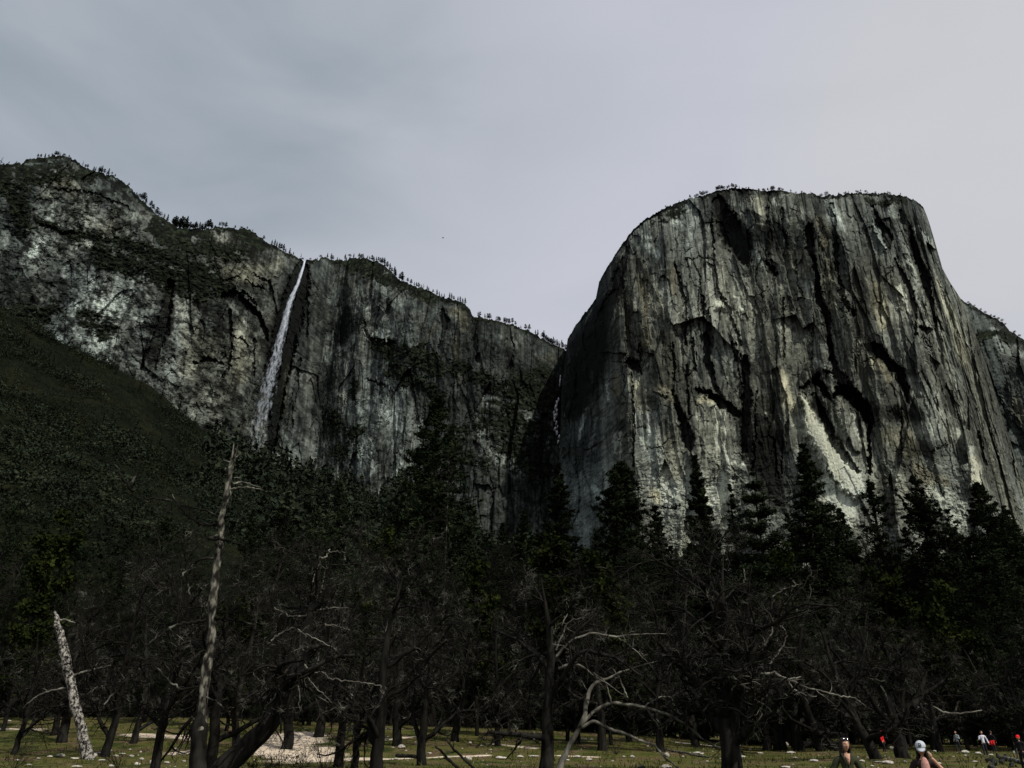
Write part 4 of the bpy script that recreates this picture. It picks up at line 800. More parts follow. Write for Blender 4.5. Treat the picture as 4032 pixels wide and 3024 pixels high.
skyline(PROW_R, 'A', [(1118,398,14,3),(1245,350,16,0),(1345,318,34,1),(1390,302,20,3),(1412,298,26,3),(1440,290,40,1),(1455,288,42,1),(1468,286,38,3),(1500,276,24,3),(1590,250,40,1),(1605,246,46,1),(1622,240,44,3),(1640,236,42,1),(1655,238,30,3),(1690,235,34,1),(1705,234,32,1),(1735,228,44,1),(1748,230,40,1),(1772,228,42,1),(1800,222,22,0),(1860,208,12,3),(1885,210,12,3),(1970,214,12,1),(2025,222,20,3),(2060,222,24,1),(2105,222,34,3),(2165,228,22,3),(2190,230,22,1)], gf, lf_)
skyline(PROW_R, 'B', [(10,208,18,3),(50,208,24,1),(90,210,34,3),(150,214,22,3),(180,216,22,1),(245,222,22,1),(287,230,20,1),(338,236,14,3),(415,248,14,0),(500,255,28,3),(545,257,30,3),(650,250,14,1),(700,246,18,3),(712,246,18,1),(735,246,14,1),(800,244,22,1),(812,244,20,3),(840,243,20,1),(880,242,20,3),(895,242,16,1),(960,243,14,3),(985,244,10,3),(1065,248,24,0),(1078,250,26,1),(1090,252,20,0),(1175,262,18,1)], gf, lf_)
gg, lg = 'bushes on the shoulder behind the prow', 'dark low pine on the sloping shoulder behind the prow'
skyline(SIDE_R, 'B', [(1750,1190,16,3),(1800,1205,14,3),(1850,1225,16,3),(1885,1245,20,3),(1940,1285,20,1),(1965,1290,20,3),(2000,1310,20,3),(2030,1325,20,3),(2050,1335,16,3),(2130,1400,20,3),(2170,1430,20,3)], gg, lg)
# ------------------------------------------------------------------ bare trees of the meadow
def foot_at(px, Y, py=2950):
    q = float(qr(px, py)[0]); return Vector((q*Y, Y, gz(q*Y, Y)))
def px_path(pts, Y, base, n=16, rng=None, jit=0., dy=0.):
    """a limb drawn through points seen at pixels, in the tree's own plane, relative to its foot; radius given in pixels"""
    out = []
    for k, (px, py, rpx) in enumerate(pts):
        yy = Y+dy*k/max(1, len(pts)-1); p = at(px, py, yy)-base; out.append((p.x, p.y, p.z, rpx*yy/3400.))
    return bend(out, n, rng, jit)
def oak(px, top, Y, r, seed, label, group=None, name='bare_tree', mt='bark', mc='twig', **kw):
    f = foot_at(px, Y); h = at(px, top, Y).z-f.z
    tr, cr = oak_mesh(seed, h, r, **kw)
    return make_tree(name, tr, cr, M[mt], M[mc], label, group, f, 0, 'bare tree'), f, h
def limbs(root, base, Y, paths, m, name='limb', twigs=(5, 4), seed=0, jit=.02):
    """individual limbs of a tree, each with its side twigs"""
    rng = np.random.default_rng(seed)
    for pts in paths:
        P, Rr = px_path(pts, Y, base, 5*len(pts), rng, jit, rng.uniform(-1.2, 1.2)); parts = [tubes(P, Rr, 6)]
        if twigs:
            P1, R1 = sprout(rng, P, Rr, twigs[0], .26, 6, (30, 80), .25, .03, .2, .5, .010, .06); parts.append(tubes(P1, R1, 3))
            P2, R2 = sprout(rng, P1, R1, twigs[1], .5, 5, (30, 80), .28, .02, .2, .6, .008); parts.append(tubes(P2, R2, 3))
        V, Fq = join(parts); obj(name, raw_mesh(name, V, Fq, m, True), root)
def cc(crop, *pts):
    ox, oy, k = {4: (1008, 2268, .4557), 2: (1008, 1700, .4557), 5: (2016, 2268, .4557), 6: (3024, 2268, .4557), 3: (0, 2268, .4557), 1: (0, 1700, .4557)}[crop]
    return [(ox+p[0]*k, oy+p[1]*k, p[2]) for p in pts]

oak(622, 2190, 42, .22, 1, 'bare dark oak standing left of the tall broken snag', limbs=11, dens=1.1)
oak(236, 2380, 78, .42, 2, 'bare tree with thick dark trunk behind the white mottled stump', thick=True)
oak(1338, 2200, 52, .27, 3, 'bare oak, leftmost of the close dark trunks right of the sand patch', limbs=10)
oak(1402, 2350, 50, .20, 4, 'slim bare tree in the middle of the close dark trunks', limbs=8)
oak(1478, 2150, 45, .32, 5, 'bare oak tilting right, rightmost of the close dark trunks', lean=.5, limbs=11, dens=1.1)
oak(1660, 2260, 55, .28, 6, 'bare oak standing alone by a long dark shadow on the grass', limbs=10)
o7, f7, h7 = oak(2148, 2170, 44, .34, 7, 'bare oak with a crooked trunk left of the pale dead tree', lean=.35, limbs=10)
limbs(o7, f7, 44, [cc(5, (380, 700, 5.6), (500, 560, 5.0), (690, 490, 5.0), (900, 528, 5.0), (1020, 505, 3.7), (1330, 500, 1.2)), cc(5, (900, 530, 3.1), (985, 580, 2.5), (1080, 650, 1.9), (1220, 795, 0.9)),
    cc(5, (400, 800, 6.8), (520, 750, 6.2), (620, 790, 5.0), (720, 870, 3.7), (820, 930, 3.1), (1010, 1060, 1.2)), cc(5, (380, 640, 3.7), (470, 420, 3.1), (520, 380, 2.5), (660, 340, 1.2)), cc(5, (430, 430, 2.5), (500, 270, 2.2), (560, 205, 1.2))], M['deadwood'], seed=71, twigs=(4, 3))
oak(2372, 2420, 76, .40, 8, 'small bare tree with a short dark trunk behind the broken pale limbs', limbs=9, thick=True)
TR9 = [(0, 0, -.5, .62), (0, 0, .8, .50), (.05, .1, 2.1, .44), (.5, .2, 4.2, .28), (.3, .5, 7.2, .17), (.8, .2, 11, .04)]
o9, f9, h9 = oak(2876, 2150, 44, .5, 9, 'large wide bare oak with forked dark trunk and curling pale branches', trunk=TR9, fork=.22, limbs=14, spread=1.1, dens=1.15)
limbs(o9, f9, 44, [[(2878, 2810, 26), (2800, 2790, 18), (2760, 2700, 13), (2720, 2640, 8), (2650, 2560, 4)], [(2885, 2830, 20), (2930, 2700, 15), (2960, 2540, 10), (2940, 2360, 6), (2960, 2230, 2)]], M['bark'], seed=91)
limbs(o9, f9, 44, [cc(6, (-230, 900, 7.2), (-60, 850, 6.4), (60, 840, 5.6), (160, 900, 4.8), (280, 870, 2.4)), cc(6, (60, 845, 4.8), (300, 950, 4.0), (440, 990, 3.2), (590, 1030, 3.2), (740, 1050, 2.4), (800, 1085, 1.2)), cc(6, (160, 900, 3.2), (260, 1010, 2.4), (420, 1040, 1.6)),
    cc(6, (-60, 640, 3.2), (40, 500, 3.2), (30, 430, 3.2), (45, 340, 1.6)), cc(6, (10, 760, 3.2), (90, 660, 3.2), (155, 560, 2.8), (160, 480, 2.4), (100, 420, 1.6)), cc(6, (40, 180, 3.2), (120, 120, 2.8), (190, 95, 2.4), (300, 70, 1.2)), cc(6, (150, 150, 2.4), (220, 200, 2.4), (215, 260, 2.0), (260, 300, 1.2)),
    cc(5, (1600, 920, 2.4), (1630, 780, 2.4), (1680, 580, 1.6)), cc(5, (1840, 360, 2.4), (1880, 440, 2.4), (1930, 420, 2.4), (1945, 350, 1.2)), cc(5, (1480, 740, 2.4), (1560, 640, 2.4), (1600, 590, 1.6)), cc(5, (1820, 560, 2.4), (1860, 680, 2.4), (1960, 800, 1.6)), cc(5, (2000, 60, 2.4), (2015, 20, 2.4), (2000, -60, 1.6)), cc(5, (1990, 980, 2.4), (2010, 870, 2.4), (2060, 770, 1.6))], M['deadwood'], seed=92, twigs=(4, 3), jit=.03)
oak(3072, 2400, 86, .62, 10, 'thick dark trunked bare tree left of the woman, the left of a pair', thick=True)
oak(3146, 2440, 84, .50, 11, 'thick dark trunked bare tree left of the woman, the right of a pair', thick=True)
TR12 = [(0, 0, -.5, .50), (-.1, 0, .3, .40), (-1.0, 0, 2.2, .28), (-1.7, .2, 4.6, .2), (-2.2, .3, 7.6, .12), (-2.6, .3, 10, .03)]
oak(3448, 2420, 60, .34, 12, 'bare tree with dark trunk leaning left between the woman and the capped girl', trunk=TR12, limbs=9)
TR13 = [(0, 0, -.5, .60), (0, 0, .6, .46), (.1, 0, 2.0, .40), (-.4, .1, 4.2, .26), (-1.2, .2, 7, .16), (-1.4, .2, 10.5, .04)]
o13, f13, h13 = oak(3545, 2300, 62, .46, 13, 'bare tree splitting into several dark upright stems behind the capped girl', trunk=TR13, limbs=11, spread=1.05)
limbs(o13, f13, 62, [cc(6, (1150, 1240, 18), (1210, 1130, 15), (1290, 1060, 12), (1340, 930, 9), (1365, 820, 4)), cc(6, (1250, 1130, 12), (1350, 1020, 9), (1440, 960, 7), (1520, 900, 3)), cc(6, (1140, 1200, 14), (1110, 1000, 12), (1080, 820, 10), (1000, 600, 7), (930, 420, 3)), cc(6, (1160, 1150, 11), (1165, 900, 9), (1150, 700, 6), (1080, 600, 3))], M['bark'], seed=131)
limbs(o13, f13, 62, [cc(6, (1430, 1130, 4), (1520, 1180, 4), (1650, 1190, 3.5), (1850, 1160, 2)), cc(6, (1610, 1190, 3.5), (1630, 1130, 3), (1655, 1090, 1.5)), cc(6, (970, 950, 3), (1010, 1000, 3), (1030, 1080, 2))], M['deadwood'], seed=132, twigs=(3, 2))
oak(3700, 2520, 76, .28, 14, 'bare tree with thin dark stems left of the person in grey', limbs=10)

# the oak that leans steeply to the right over the sand, with a gnarled pale top
f2 = foot_at(880, 38); T2 = [(830, 3080, 46), (905, 3000, 44), (985, 2925, 40), (1068, 2850, 38), (1120, 2755, 33), (1165, 2650, 28), (1200, 2520, 20), (1225, 2400, 14), (1245, 2300, 9), (1262, 2220, 4)]
P0, R0 = px_path(T2, 38, f2, 22, np.random.default_rng(2), .02)
rng = np.random.default_rng(21)
P1, R1 = sprout(rng, P0, R0, 15, .40, 10, (40, 85), .22, .14, .35, .5, .05, .05, .4); P2, R2 = sprout(rng, P1, R1, 9, .5, 8, (30, 80), .3, .04, .2, .55, .02, .1)
P3, R3 = sprout(rng, P2, R2, 7, .46, 6, (30, 85), .34, .05, .15, .55, .0105, .06); P4, R4 = sprout(rng, P3, R3, 5, .46, 4, (30, 80), .3, .05, .2, .6, .0075)
o2 = make_tree('bare_tree', join([tubes(P0, R0, 9), tubes(P1, R1, 5), tubes(P2, R2, 4)]), join([tubes(P3, R3, 3), tubes(P4, R4, 3)]), M['bark'], M['twig'], 'thick bare oak leaning steeply to the right over the sandy patch', None, f2, 0, 'bare tree')
limbs(o2, f2, 38, [cc(2, (640, 1015, 2.6), (600, 1085, 4.0), (545, 1095, 4.6), (540, 1160, 4.0), (500, 1220, 3.3), (485, 1330, 2.0)), cc(2, (600, 1100, 3.3), (605, 1180, 2.6), (570, 1290, 3.3), (560, 1390, 2.0)), cc(2, (540, 1220, 2.6), (535, 1290, 2.6), (500, 1350, 2.0), (530, 1420, 1.3)), cc(2, (620, 1040, 2.6), (700, 1030, 2.3), (770, 1050, 2.3), (765, 1110, 1.3)),
    cc(4, (560, 290, 4.0), (640, 272, 2.6), (800, 275, 1.3)), cc(4, (560, 290, 4.0), (430, 345, 3.6), (330, 350, 3.3), (240, 320, 2.6), (160, 270, 1.3)), cc(4, (330, 690, 4.0), (400, 740, 4.0), (440, 800, 3.6), (500, 832, 3.3), (580, 830, 3.3), (650, 890, 3.0), (800, 910, 2.6), (950, 925, 2.3), (1080, 945, 1.7)), cc(4, (1070, 945, 2.0), (1105, 1020, 2.0), (1075, 1080, 1.3)),
    cc(4, (130, 560, 3.3), (240, 480, 3.3), (330, 440, 2.6), (430, 500, 2.6), (560, 560, 2.0), (700, 640, 1.3)), cc(4, (330, 690, 2.6), (330, 590, 2.6), (350, 480, 2.0), (410, 470, 1.3)), cc(4, (240, 940, 2.0), (235, 860, 2.0), (310, 760, 2.0), (325, 680, 2.0)), cc(4, (380, 1160, 2.6), (375, 980, 2.6), (350, 860, 2.6), (330, 740, 2.0)), cc(4, (660, 1100, 2.0), (560, 1000, 1.7), (440, 870, 2.0)), cc(4, (600, 430, 2.6), (660, 420, 2.6), (740, 440, 2.0), (810, 470, 1.3)), cc(4, (510, 790, 2.3), (520, 720, 2.0), (545, 660, 1.3))], M['deadwood'], seed=22, twigs=(3, 3), jit=.03)

oak(838, 2330, 42, .28, 15, 'bare oak with a thick dark trunk close behind the tall snag', limbs=11, fork=.34)
# tall snag with a broken top
M['snag'] = noise_mat('snag_bark', (.010, .009, .008), (.17, .165, .13), 4.5, 9, c3=(.055, .052, .042), bump=1., bscale=9, stretch=(1.3, 1.3, .6), lo=.40, hi=.64)
fs = foot_at(778, 36)
sn = empty('broken_snag', fs); tag(sn, 'tall pale grey snag with a broken splintered top, leaning slightly right', 'dead tree')
PT, RT = px_path([(788, 2900, 20.6), (792, 2840, 18.9), (800, 2750, 17.2), (812, 2640, 17.2), (826, 2540, 16.3), (834, 2450, 18.9), (846, 2340, 18.9), (852, 2230, 17.2), (868, 2130, 15.5), (878, 2020, 13.8), (896, 1930, 12.9), (906, 1860, 11.2), (918, 1800, 9.5), (922, 1782, 6.9)], 36, fs, 60, np.random.default_rng(4), .012)
parts = [rough(tubes(PT, RT, 16), .14, 2.6, 3)]
for a_, h_ in ((.0, .40), (2.2, .25), (4.1, .55)):
    e = PT[0, -1]; q_ = np.array([math.cos(a_)*.09, math.sin(a_)*.09, 0]); parts.append(tubes(*bend([(*(e+q_*.6-[0, 0, .3]), .06), (*(e+q_+[0, 0, h_*.5]), .04), (*(e+q_*1.2+[0, 0, h_]), .006)], 5), 5))
V, Fq = join(parts); obj('trunk', raw_mesh('trunk', V, Fq, M['snag'], True), sn)
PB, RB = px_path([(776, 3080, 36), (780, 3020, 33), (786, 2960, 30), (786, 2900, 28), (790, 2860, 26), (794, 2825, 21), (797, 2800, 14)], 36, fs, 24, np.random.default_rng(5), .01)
V, Fq = rough(tubes(PB, RB, 14), .10, 2.6, 9); obj('lower_trunk', raw_mesh('lower_trunk', V, [Fq], M['bark'], True), sn)  # dark bark stands for the shade on the snag's foot
limbs(sn, fs, 36, [cc(1, (2000, 260, 4), (2070, 195, 2)), cc(1, (1990, 270, 4), (1930, 245, 2)), cc(1, (2010, 450, 5), (2070, 435, 4), (2130, 440, 3.5), (2250, 480, 2)), cc(1, (1990, 500, 5), (2100, 475, 4), (2200, 490, 3.5), (2290, 505, 1.5)), cc(1, (1960, 330, 4), (1945, 310, 2)), cc(1, (2020, 400, 3), (2080, 398, 1.5)), cc(1, (1990, 370, 4), (2040, 325, 1.5))], M['pale'], seed=41, twigs=None)
limbs(sn, fs, 36, [cc(1, (1950, 740, 9), (1860, 800, 7), (1750, 810, 6), (1650, 750, 5), (1560, 660, 4), (1490, 540, 2)), cc(1, (1930, 780, 6), (1800, 690, 5), (1700, 660, 4), (1560, 640, 3)), cc(1, (1900, 900, 8), (1780, 925, 6), (1950, 930, 6), (2080, 970, 4), (2140, 1010, 2)), cc(1, (1850, 1090, 6), (1720, 1100, 5), (1620, 1180, 4), (1540, 1300, 3)), cc(3, (1780, 380, 7), (1600, 410, 6), (1480, 440, 5.5), (1400, 500, 5), (1300, 570, 5), (1220, 640, 3.5)), cc(3, (1840, 365, 6), (1940, 370, 5), (2080, 385, 4.5), (2200, 430, 3)),
    cc(3, (1740, 120, 5), (1640, 250, 5), (1640, 150, 4), (1630, 60, 2)), cc(3, (1730, 960, 5), (1560, 980, 4.5), (1450, 900, 4), (1320, 760, 4), (1200, 770, 4), (1080, 900, 4), (900, 1110, 3)), cc(3, (1700, 1100, 4), (1560, 1180, 3.5), (1490, 1220, 3), (1400, 1230, 2)), cc(3, (1780, 1040, 4), (1890, 1100, 3.5), (1970, 1180, 2)), cc(1, (1440, 700, 6), (1500, 590, 5), (1200, 575, 3)), cc(1, (1130, 470, 6), (1180, 350, 5), (1210, 240, 2.5)), cc(1, (1150, 520, 7), (1050, 380, 6), (1000, 300, 4.5), (880, 240, 4), (800, 190, 2))], M['twig'], seed=42, twigs=(6, 5), jit=.03)

# the short white trunk at the left, branch shadows painted on as mottling
wm_, nt, b = mat('shadow_mottled_bark'); N, L = nt.nodes.new, nt.links.new
tc = N('ShaderNodeTexCoord'); mp = N('ShaderNodeMapping'); mp.inputs['Scale'].default_value = (1, 1, .8); L(tc.outputs['Object'], mp.inputs[0])
n_ = N('ShaderNodeTexNoise'); n_.inputs['Scale'].default_value = 5.2; n_.inputs['Detail'].default_value = 8; n_.inputs['Roughness'].default_value = .78; L(mp.outputs[0], n_.inputs['Vector'])
r_ = N('ShaderNodeValToRGB'); e = r_.color_ramp.elements; e[0].position = .47; e[0].color = (.010, .009, .008, 1); e[1].position = .58; e[1].color = (.34, .32, .28, 1); L(n_.outputs['Fac'], r_.inputs['Fac']); L(r_.outputs['Color'], b.inputs['Base Color'])
fw = on_ground(345, 2990)
st = empty('mottled_snag', fw); tag(st, 'short broken white trunk with branch shadows painted in as black mottling, leaning left', 'dead tree')
PT, RT = px_path([(352, 3010, 25), (340, 2960, 20), (322, 2880, 18), (300, 2790, 17), (278, 2690, 18), (258, 2590, 18), (238, 2500, 16), (222, 2440, 12), (214, 2405, 5)], fw.y, fw, 24, np.random.default_rng(6), .02)
V, Fq = join([rough(tubes(PT, RT, 14), .13, 3., 5)]); obj('trunk', raw_mesh('trunk', V, Fq, wm_, True), st)
limbs(st, fw, fw.y, [cc(3, (520, 380, 5), (560, 375, 4), (650, 405, 2)), cc(3, (640, 860, 5), (740, 820, 4), (850, 800, 3), (960, 770, 2)), cc(3, (580, 970, 5), (440, 990, 4), (330, 1030, 3), (240, 1100, 2))], M['deadwood'], seed=61, twigs=(3, 2))

# pale dead tree with two long broken limbs sagging to the ground
fd = foot_at(2205, 46, 3020); dt = empty('dead_tree', fd); tag(dt, 'pale dead leaning tree with two long broken limbs sagging down to the right', 'dead tree')
PT, RT = px_path([(2185, 3070, 16.4), (2215, 3000, 14.8), (2240, 2935, 12.3), (2268, 2890, 10.7), (2292, 2850, 9.8), (2306, 2790, 9.0), (2318, 2735, 8.2), (2328, 2695, 7.4), (2365, 2684, 5.7), (2400, 2668, 4.9), (2450, 2645, 4.1), (2520, 2620, 2.5), (2600, 2600, 1.6)], 46, fd, 34, np.random.default_rng(8), .015)
V, Fq = join([rough(tubes(PT, RT, 10), .08, 3., 6)]); obj('trunk', raw_mesh('trunk', V, Fq, M['pale'], True), dt)
limbs(dt, fd, 46, [[(2290, 2850, 8.2), (2340, 2800, 7.4), (2380, 2776, 7.4), (2425, 2766, 7.4), (2520, 2782, 6.6), (2620, 2808, 5.7), (2690, 2845, 4.9), (2760, 2905, 4.1), (2820, 2940, 3.3), (2880, 2958, 1.6)],
    [(2275, 2875, 7.4), (2340, 2835, 7.4), (2400, 2872, 7.4), (2460, 2888, 6.6), (2530, 2920, 5.7), (2578, 2932, 4.9), (2610, 2975, 4.1), (2650, 3010, 4.1), (2690, 3035, 2.5)]], M['pale'], seed=81, twigs=None, jit=.015)
limbs(dt, fd, 46, [cc(5, (1140, 1130, 4), (1200, 1090, 3.5), (1280, 1045, 3), (1430, 1030, 1.5)), cc(5, (1210, 1160, 4), (1205, 1230, 3.5), (1250, 1270, 3), (1280, 1320, 2)), cc(5, (870, 1130, 4), (830, 990, 3.5), (810, 920, 3), (700, 830, 2)), cc(5, (1000, 1050, 3), (960, 970, 3), (930, 880, 3), (870, 800, 2)), cc(5, (720, 1150, 4), (735, 1120, 3), (730, 1090, 2)), cc(5, (1780, 1330, 4), (1810, 1340, 3), (1850, 1380, 2))], M['deadwood'], seed=82, twigs=(2, 2))

# ---- thickets: kinds of bare tree and shrub repeated, each plant its own object
TP = []
for k in range(5):
    tr, cr = oak_mesh(400+k, 9., .2, 1.05, limbs=10, fork=.2, dens=1.0, thick=True); TP.append((9., tr, cr))
tused = {}
TS = [(x, 2200+rr_.uniform(-60, 220), rr_.uniform(112, 134)) for x in range(-120, 4150, 95)]
TS += [(rr_.uniform(-100, 4130), rr_.uniform(2380, 2620), rr_.uniform(108, 124)) for _ in range(40)]
for px, py, Y in TS:
    px += rr_.uniform(-50, 50); f = foot_at(px, Y); h = at(px, py, Y).z-f.z; k = rr_.randrange(5); h0, tr, cr = TP[k]; s = h/h0
    if k not in tused:
        tused[k] = make_tree('bare_tree', tr, cr, M['bark'], M['thicket'], 'slender bare tree tangled among others in the thicket at the back of the meadow', 'bare trees of the back thicket', f, 0, 'bare tree'); tused[k].scale = (s, s, s)
    else: copy_tree(tused[k], f, rr_.uniform(0, 6), (s*rr_.uniform(.9, 1.4), s*rr_.uniform(.9, 1.4), s))
# bare trees crowding in the middle distance, with paler lichened twigs
MP = []
for k in range(4):
    tr, cr = oak_mesh(430+k, 12., .24, 1.0, limbs=11, fork=.24, dens=1.0); MP.append((12., tr, cr))
mused = {}
for px, py, Y in [(60, 2420, 68), (420, 2200, 66), (930, 2220, 70), (1130, 2150, 74), (1560, 2130, 78), (1790, 2200, 84), (200, 2280, 84), (520, 2330, 78), (1250, 2120, 86), (2480, 2330, 90), (3020, 2240, 86), (3480, 2330, 92), (1960, 2330, 80), (2270, 2330, 84), (2600, 2230, 76), (2740, 2190, 88), (3230, 2260, 82), (3340, 2420, 86), (3680, 2420, 84), (3900, 2480, 80), (4020, 2400, 76)]:
    f = foot_at(px, Y); h = at(px, py, Y).z-f.z; k = rr_.randrange(4); h0, tr, cr = MP[k]; s = h/h0
    if k not in mused:
        mused[k] = make_tree('bare_tree', tr, cr, M['bark'], M['twig'], 'bare lichened oak in the tangle of branches between the dark trunks and the thicket', 'bare oaks of the middle row', f, 0, 'bare tree'); mused[k].scale = (s, s, s)
    else: copy_tree(mused[k], f, rr_.uniform(0, 6), (s*rr_.uniform(.9, 1.25), s*rr_.uniform(.9, 1.25), s))

# leafing green trees between them
for k, (px, py, Y, w, lab) in enumerate([(2230, 2120, 88, 4.2, 'yellow green leafing tree left of the fork topped pine'), (2400, 2230, 84, 3.6, 'green leafing tree below the fork topped pine'), (110, 2030, 100, 3.6, 'yellow green leafing tree at the left edge under the brushy slope'), (1880, 2230, 92, 3.8, 'dark green leafing tree below the tallest pine'),
        (3110, 2180, 90, 3.6, 'yellow green leafing tree in front of the largest dense fir'), (3560, 2240, 94, 3.4, 'green leafing tree below the broad topped pine'), (30, 2130, 88, 2.6, 'small green leafing tree cut by the left edge'), (1450, 2060, 110, 3.8, 'dull green leafing tree under the grey wall'), (900, 2330, 90, 3.4, 'green leafing tree behind the tall snag'), (3780, 2380, 84, 4.0, 'dim green leafing tree before the massive right hand conifer')]):
    f = foot_at(px, Y, 2800); h = at(px, py, Y).z-f.z; tr, cr = leafy_mesh(500+k, h, w)
    make_tree('leafy_tree', tr, cr, M['bark'], M['leaf'], lab, None, f, k, 'tree')

# ------------------------------------------------------------------ stones, logs, grass
M['stone'] = noise_mat('pale_stone', (.16, .145, .12), (.46, .43, .37), 2.5, 7, bump=.6, bscale=6, c3=(.30, .28, .235), per_object=.2)
M['dark_stone'] = noise_mat('dark_stone', (.016, .017, .016), (.075, .075, .066), 3., 7, bump=.8, bscale=7, per_object=.2)
def stone_mesh(seed, m, ang=.72, smooth=True):
    bm = bmesh.new(); bmesh.ops.create_icosphere(bm, subdivisions=3, radius=1.)
    rng = np.random.default_rng(seed); cuts = rng.normal(size=(7 if smooth else 12, 3)); cuts /= np.linalg.norm(cuts, axis=1)[:, None]
    for v in bm.verts:
        p = np.array(v.co); f = 1+.16*float(fbm(p[0]*1.4+seed*7, p[1]*1.4, seed, 3, p[2]*1.4))
        for c in cuts:
            d = float(p@c); lim = ang+.1*float(_h(np.int64(seed), np.int64(int(c[0]*90)), np.int64(3), 1))
            if d > lim: p = p-c*(d-lim)*(.8 if smooth else .97)
        v.co = Vector(p*f)
    me = bpy.data.meshes.new('stone'); bm.to_mesh(me); bm.free(); me.materials.append(m); me.polygons.foreach_set('use_smooth', np.full(len(me.polygons), smooth, bool)); return me
SM = [stone_mesh(k, M['stone']) for k in range(7)]; SD = [stone_mesh(20+k, M['dark_stone'], .52, False) for k in range(3)]
def stone(px, py, w, h, label=None, dark=False, k=None):
    p = on_ground(px, min(py+h*.45, 3060)); W = w*p.y/3347/2; H = h*p.y/3679/2
    o = obj('stone' if W < .35 else 'boulder', rr_.choice(SD if dark else SM) if k is None else (SD if dark else SM)[k]); o.location = p+Vector((0, 0, H*.72))
    o.scale = (W, max(W*.8, H), H*1.15); o.rotation_euler = (0, 0, rr_.uniform(-.5, .5))
    tag(o, label or ('dark stone' if dark else 'pale stone')+' lying in the meadow grass', 'stone', None if label else ('dark stones in the meadow' if dark else 'pale stones scattered over the meadow'))
def stones(crop, items):
    for x, y, w, h in items:
        X, Y_, _ = cc(crop, (x, y, 0))[0]; stone(X, Y_, w*.4557, h*.4557)
X, Y_, _ = cc(3, (762, 1550, 0))[0]; stone(X, Y_, 62, 29, 'largest rounded pale boulder at the foot of the white mottled trunk', k=0)
X, Y_, _ = cc(3, (935, 1507, 0))[0]; stone(X, Y_, 27, 17, 'round pale stone right of the largest boulder by the white trunk', k=1)
X, Y_, _ = cc(4, (1257, 1475, 0))[0]; stone(X, Y_, 32, 18, 'pale boulder between the tilting oak and the lone oak', k=2)
X, Y_, _ = cc(4, (1840, 1577, 0))[0]; stone(X, Y_, 26, 16, 'pale angular stone in the shadow right of the lone oak', k=3)
X, Y_, _ = cc(6, (1035, 1610, 0))[0]; stone(X, Y_, 46, 17, 'flat pale boulder between the woman and the capped girl', k=4)
X, Y_, _ = cc(6, (1705, 1520, 0))[0]; stone(X, Y_, 32, 15, 'pale boulder by the feet of the person in grey', k=5)
X, Y_, _ = cc(6, (400, 1595, 0))[0]; stone(X, Y_, 34, 12, 'pale boulder left of the woman in the olive jacket', k=6)
X, Y_, _ = cc(5, (1610, 1530, 0))[0]; stone(X, Y_, 46, 13, 'flat pale boulder left of the large forked oak', k=0)
stone(2700, 2890, 74, 34, 'low dark boulder left of the large forked oak', True, 0)
X, Y_, _ = cc(5, (1125, 1647, 0))[0]; stone(X, Y_, 42, 18, 'dark grey stone at the bottom edge under the sagging limbs', True, 1)
X, Y_, _ = cc(5, (1335, 1647, 0))[0]; stone(X, Y_, 44, 17, 'pale stone at the bottom edge under the sagging limbs', k=2)
stones(3, [(1000,1555,45,25),(1225,1580,50,25),(1060,1535,60,15),(870,1530,100,20),(640,1575,80,20),(520,1550,80,30),(430,1560,50,20),(1520,1490,40,25),(1560,1530,60,30),(1180,1625,60,35),(1310,1610,60,50),(960,1640,50,30),(150,1590,40,15),(1135,1555,50,20),(660,1645,90,20),(1590,1600,40,15),(1215,1520,20,20),(1125,1500,30,15),(75,1250,40,16),(330,1575,40,12),(250,1630,50,14),(880,1590,60,16),(1490,1545,40,22),(1440,1610,50,18),(720,1500,30,14),(1700,1470,30,18)])
stones(4, [(970,1305,35,25),(1850,1440,30,20),(1950,1465,30,15),(1295,1510,25,12),(1375,1435,25,12),(1210,1580,40,20),(1660,1565,70,18),(595,1365,20,8),(1130,1410,40,20),(1735,1400,15,10),(2110,1570,120,30),(1500,1530,40,16),(1420,1560,30,12),(1180,1480,30,10),(940,1470,30,16),(1560,1490,18,10),(1780,1490,20,10),(2030,1500,26,12)])
stones(5, [(625,1410,60,25),(690,1415,40,22),(1170,1470,30,20),(1340,1545,50,40),(570,1560,60,25),(70,1560,60,25),(190,1555,100,15),(965,1560,40,15),(1040,1560,40,25),(1990,1560,60,25),(2140,1530,70,15),(1270,1385,15,10),(1055,1620,12,8),(1730,1335,60,15),(665,1585,60,30),(480,1590,40,16),(870,1600,30,12),(1480,1560,30,14),(1690,1600,30,12),(2060,1500,30,20)])
stones(6, [(165,1455,30,40),(215,1415,30,15),(200,1525,80,22),(235,1570,40,18),(155,1650,80,20),(815,1598,55,22),(950,1605,60,15),(1185,1605,40,25),(1385,1528,45,25),(1440,1513,40,18),(1710,1552,30,18),(1820,1530,60,25),(1790,1603,45,15),(1460,1620,110,25),(1070,1485,40,30),(1930,1545,40,20),(600,1460,20,20),(420,1420,24,12),(340,1415,20,10),(1300,1560,30,12),(900,1640,40,14),(1600,1560,24,10)])
for x, y, w, h in [(1900,1580,90,40),(1960,1610,110,50),(2030,1600,100,46),(2060,1550,80,36),(1990,1550,80,36),(2110,1620,90,40),(1930,1640,110,40)]:
    X, Y_, _ = cc(6, (x, y, 0))[0]; stone(X, Y_, w*.4557*.8, h*.4557*1.7, 'dark broken rock in the heap at the right by the person with the red hat', True)
    COL.objects[-1].rotation_euler = (rr_.uniform(-.6, .6), rr_.uniform(-.7, .7), rr_.uniform(0, 6)); COL.objects[-1]['group'] = 'dark rocks heaped at the right'

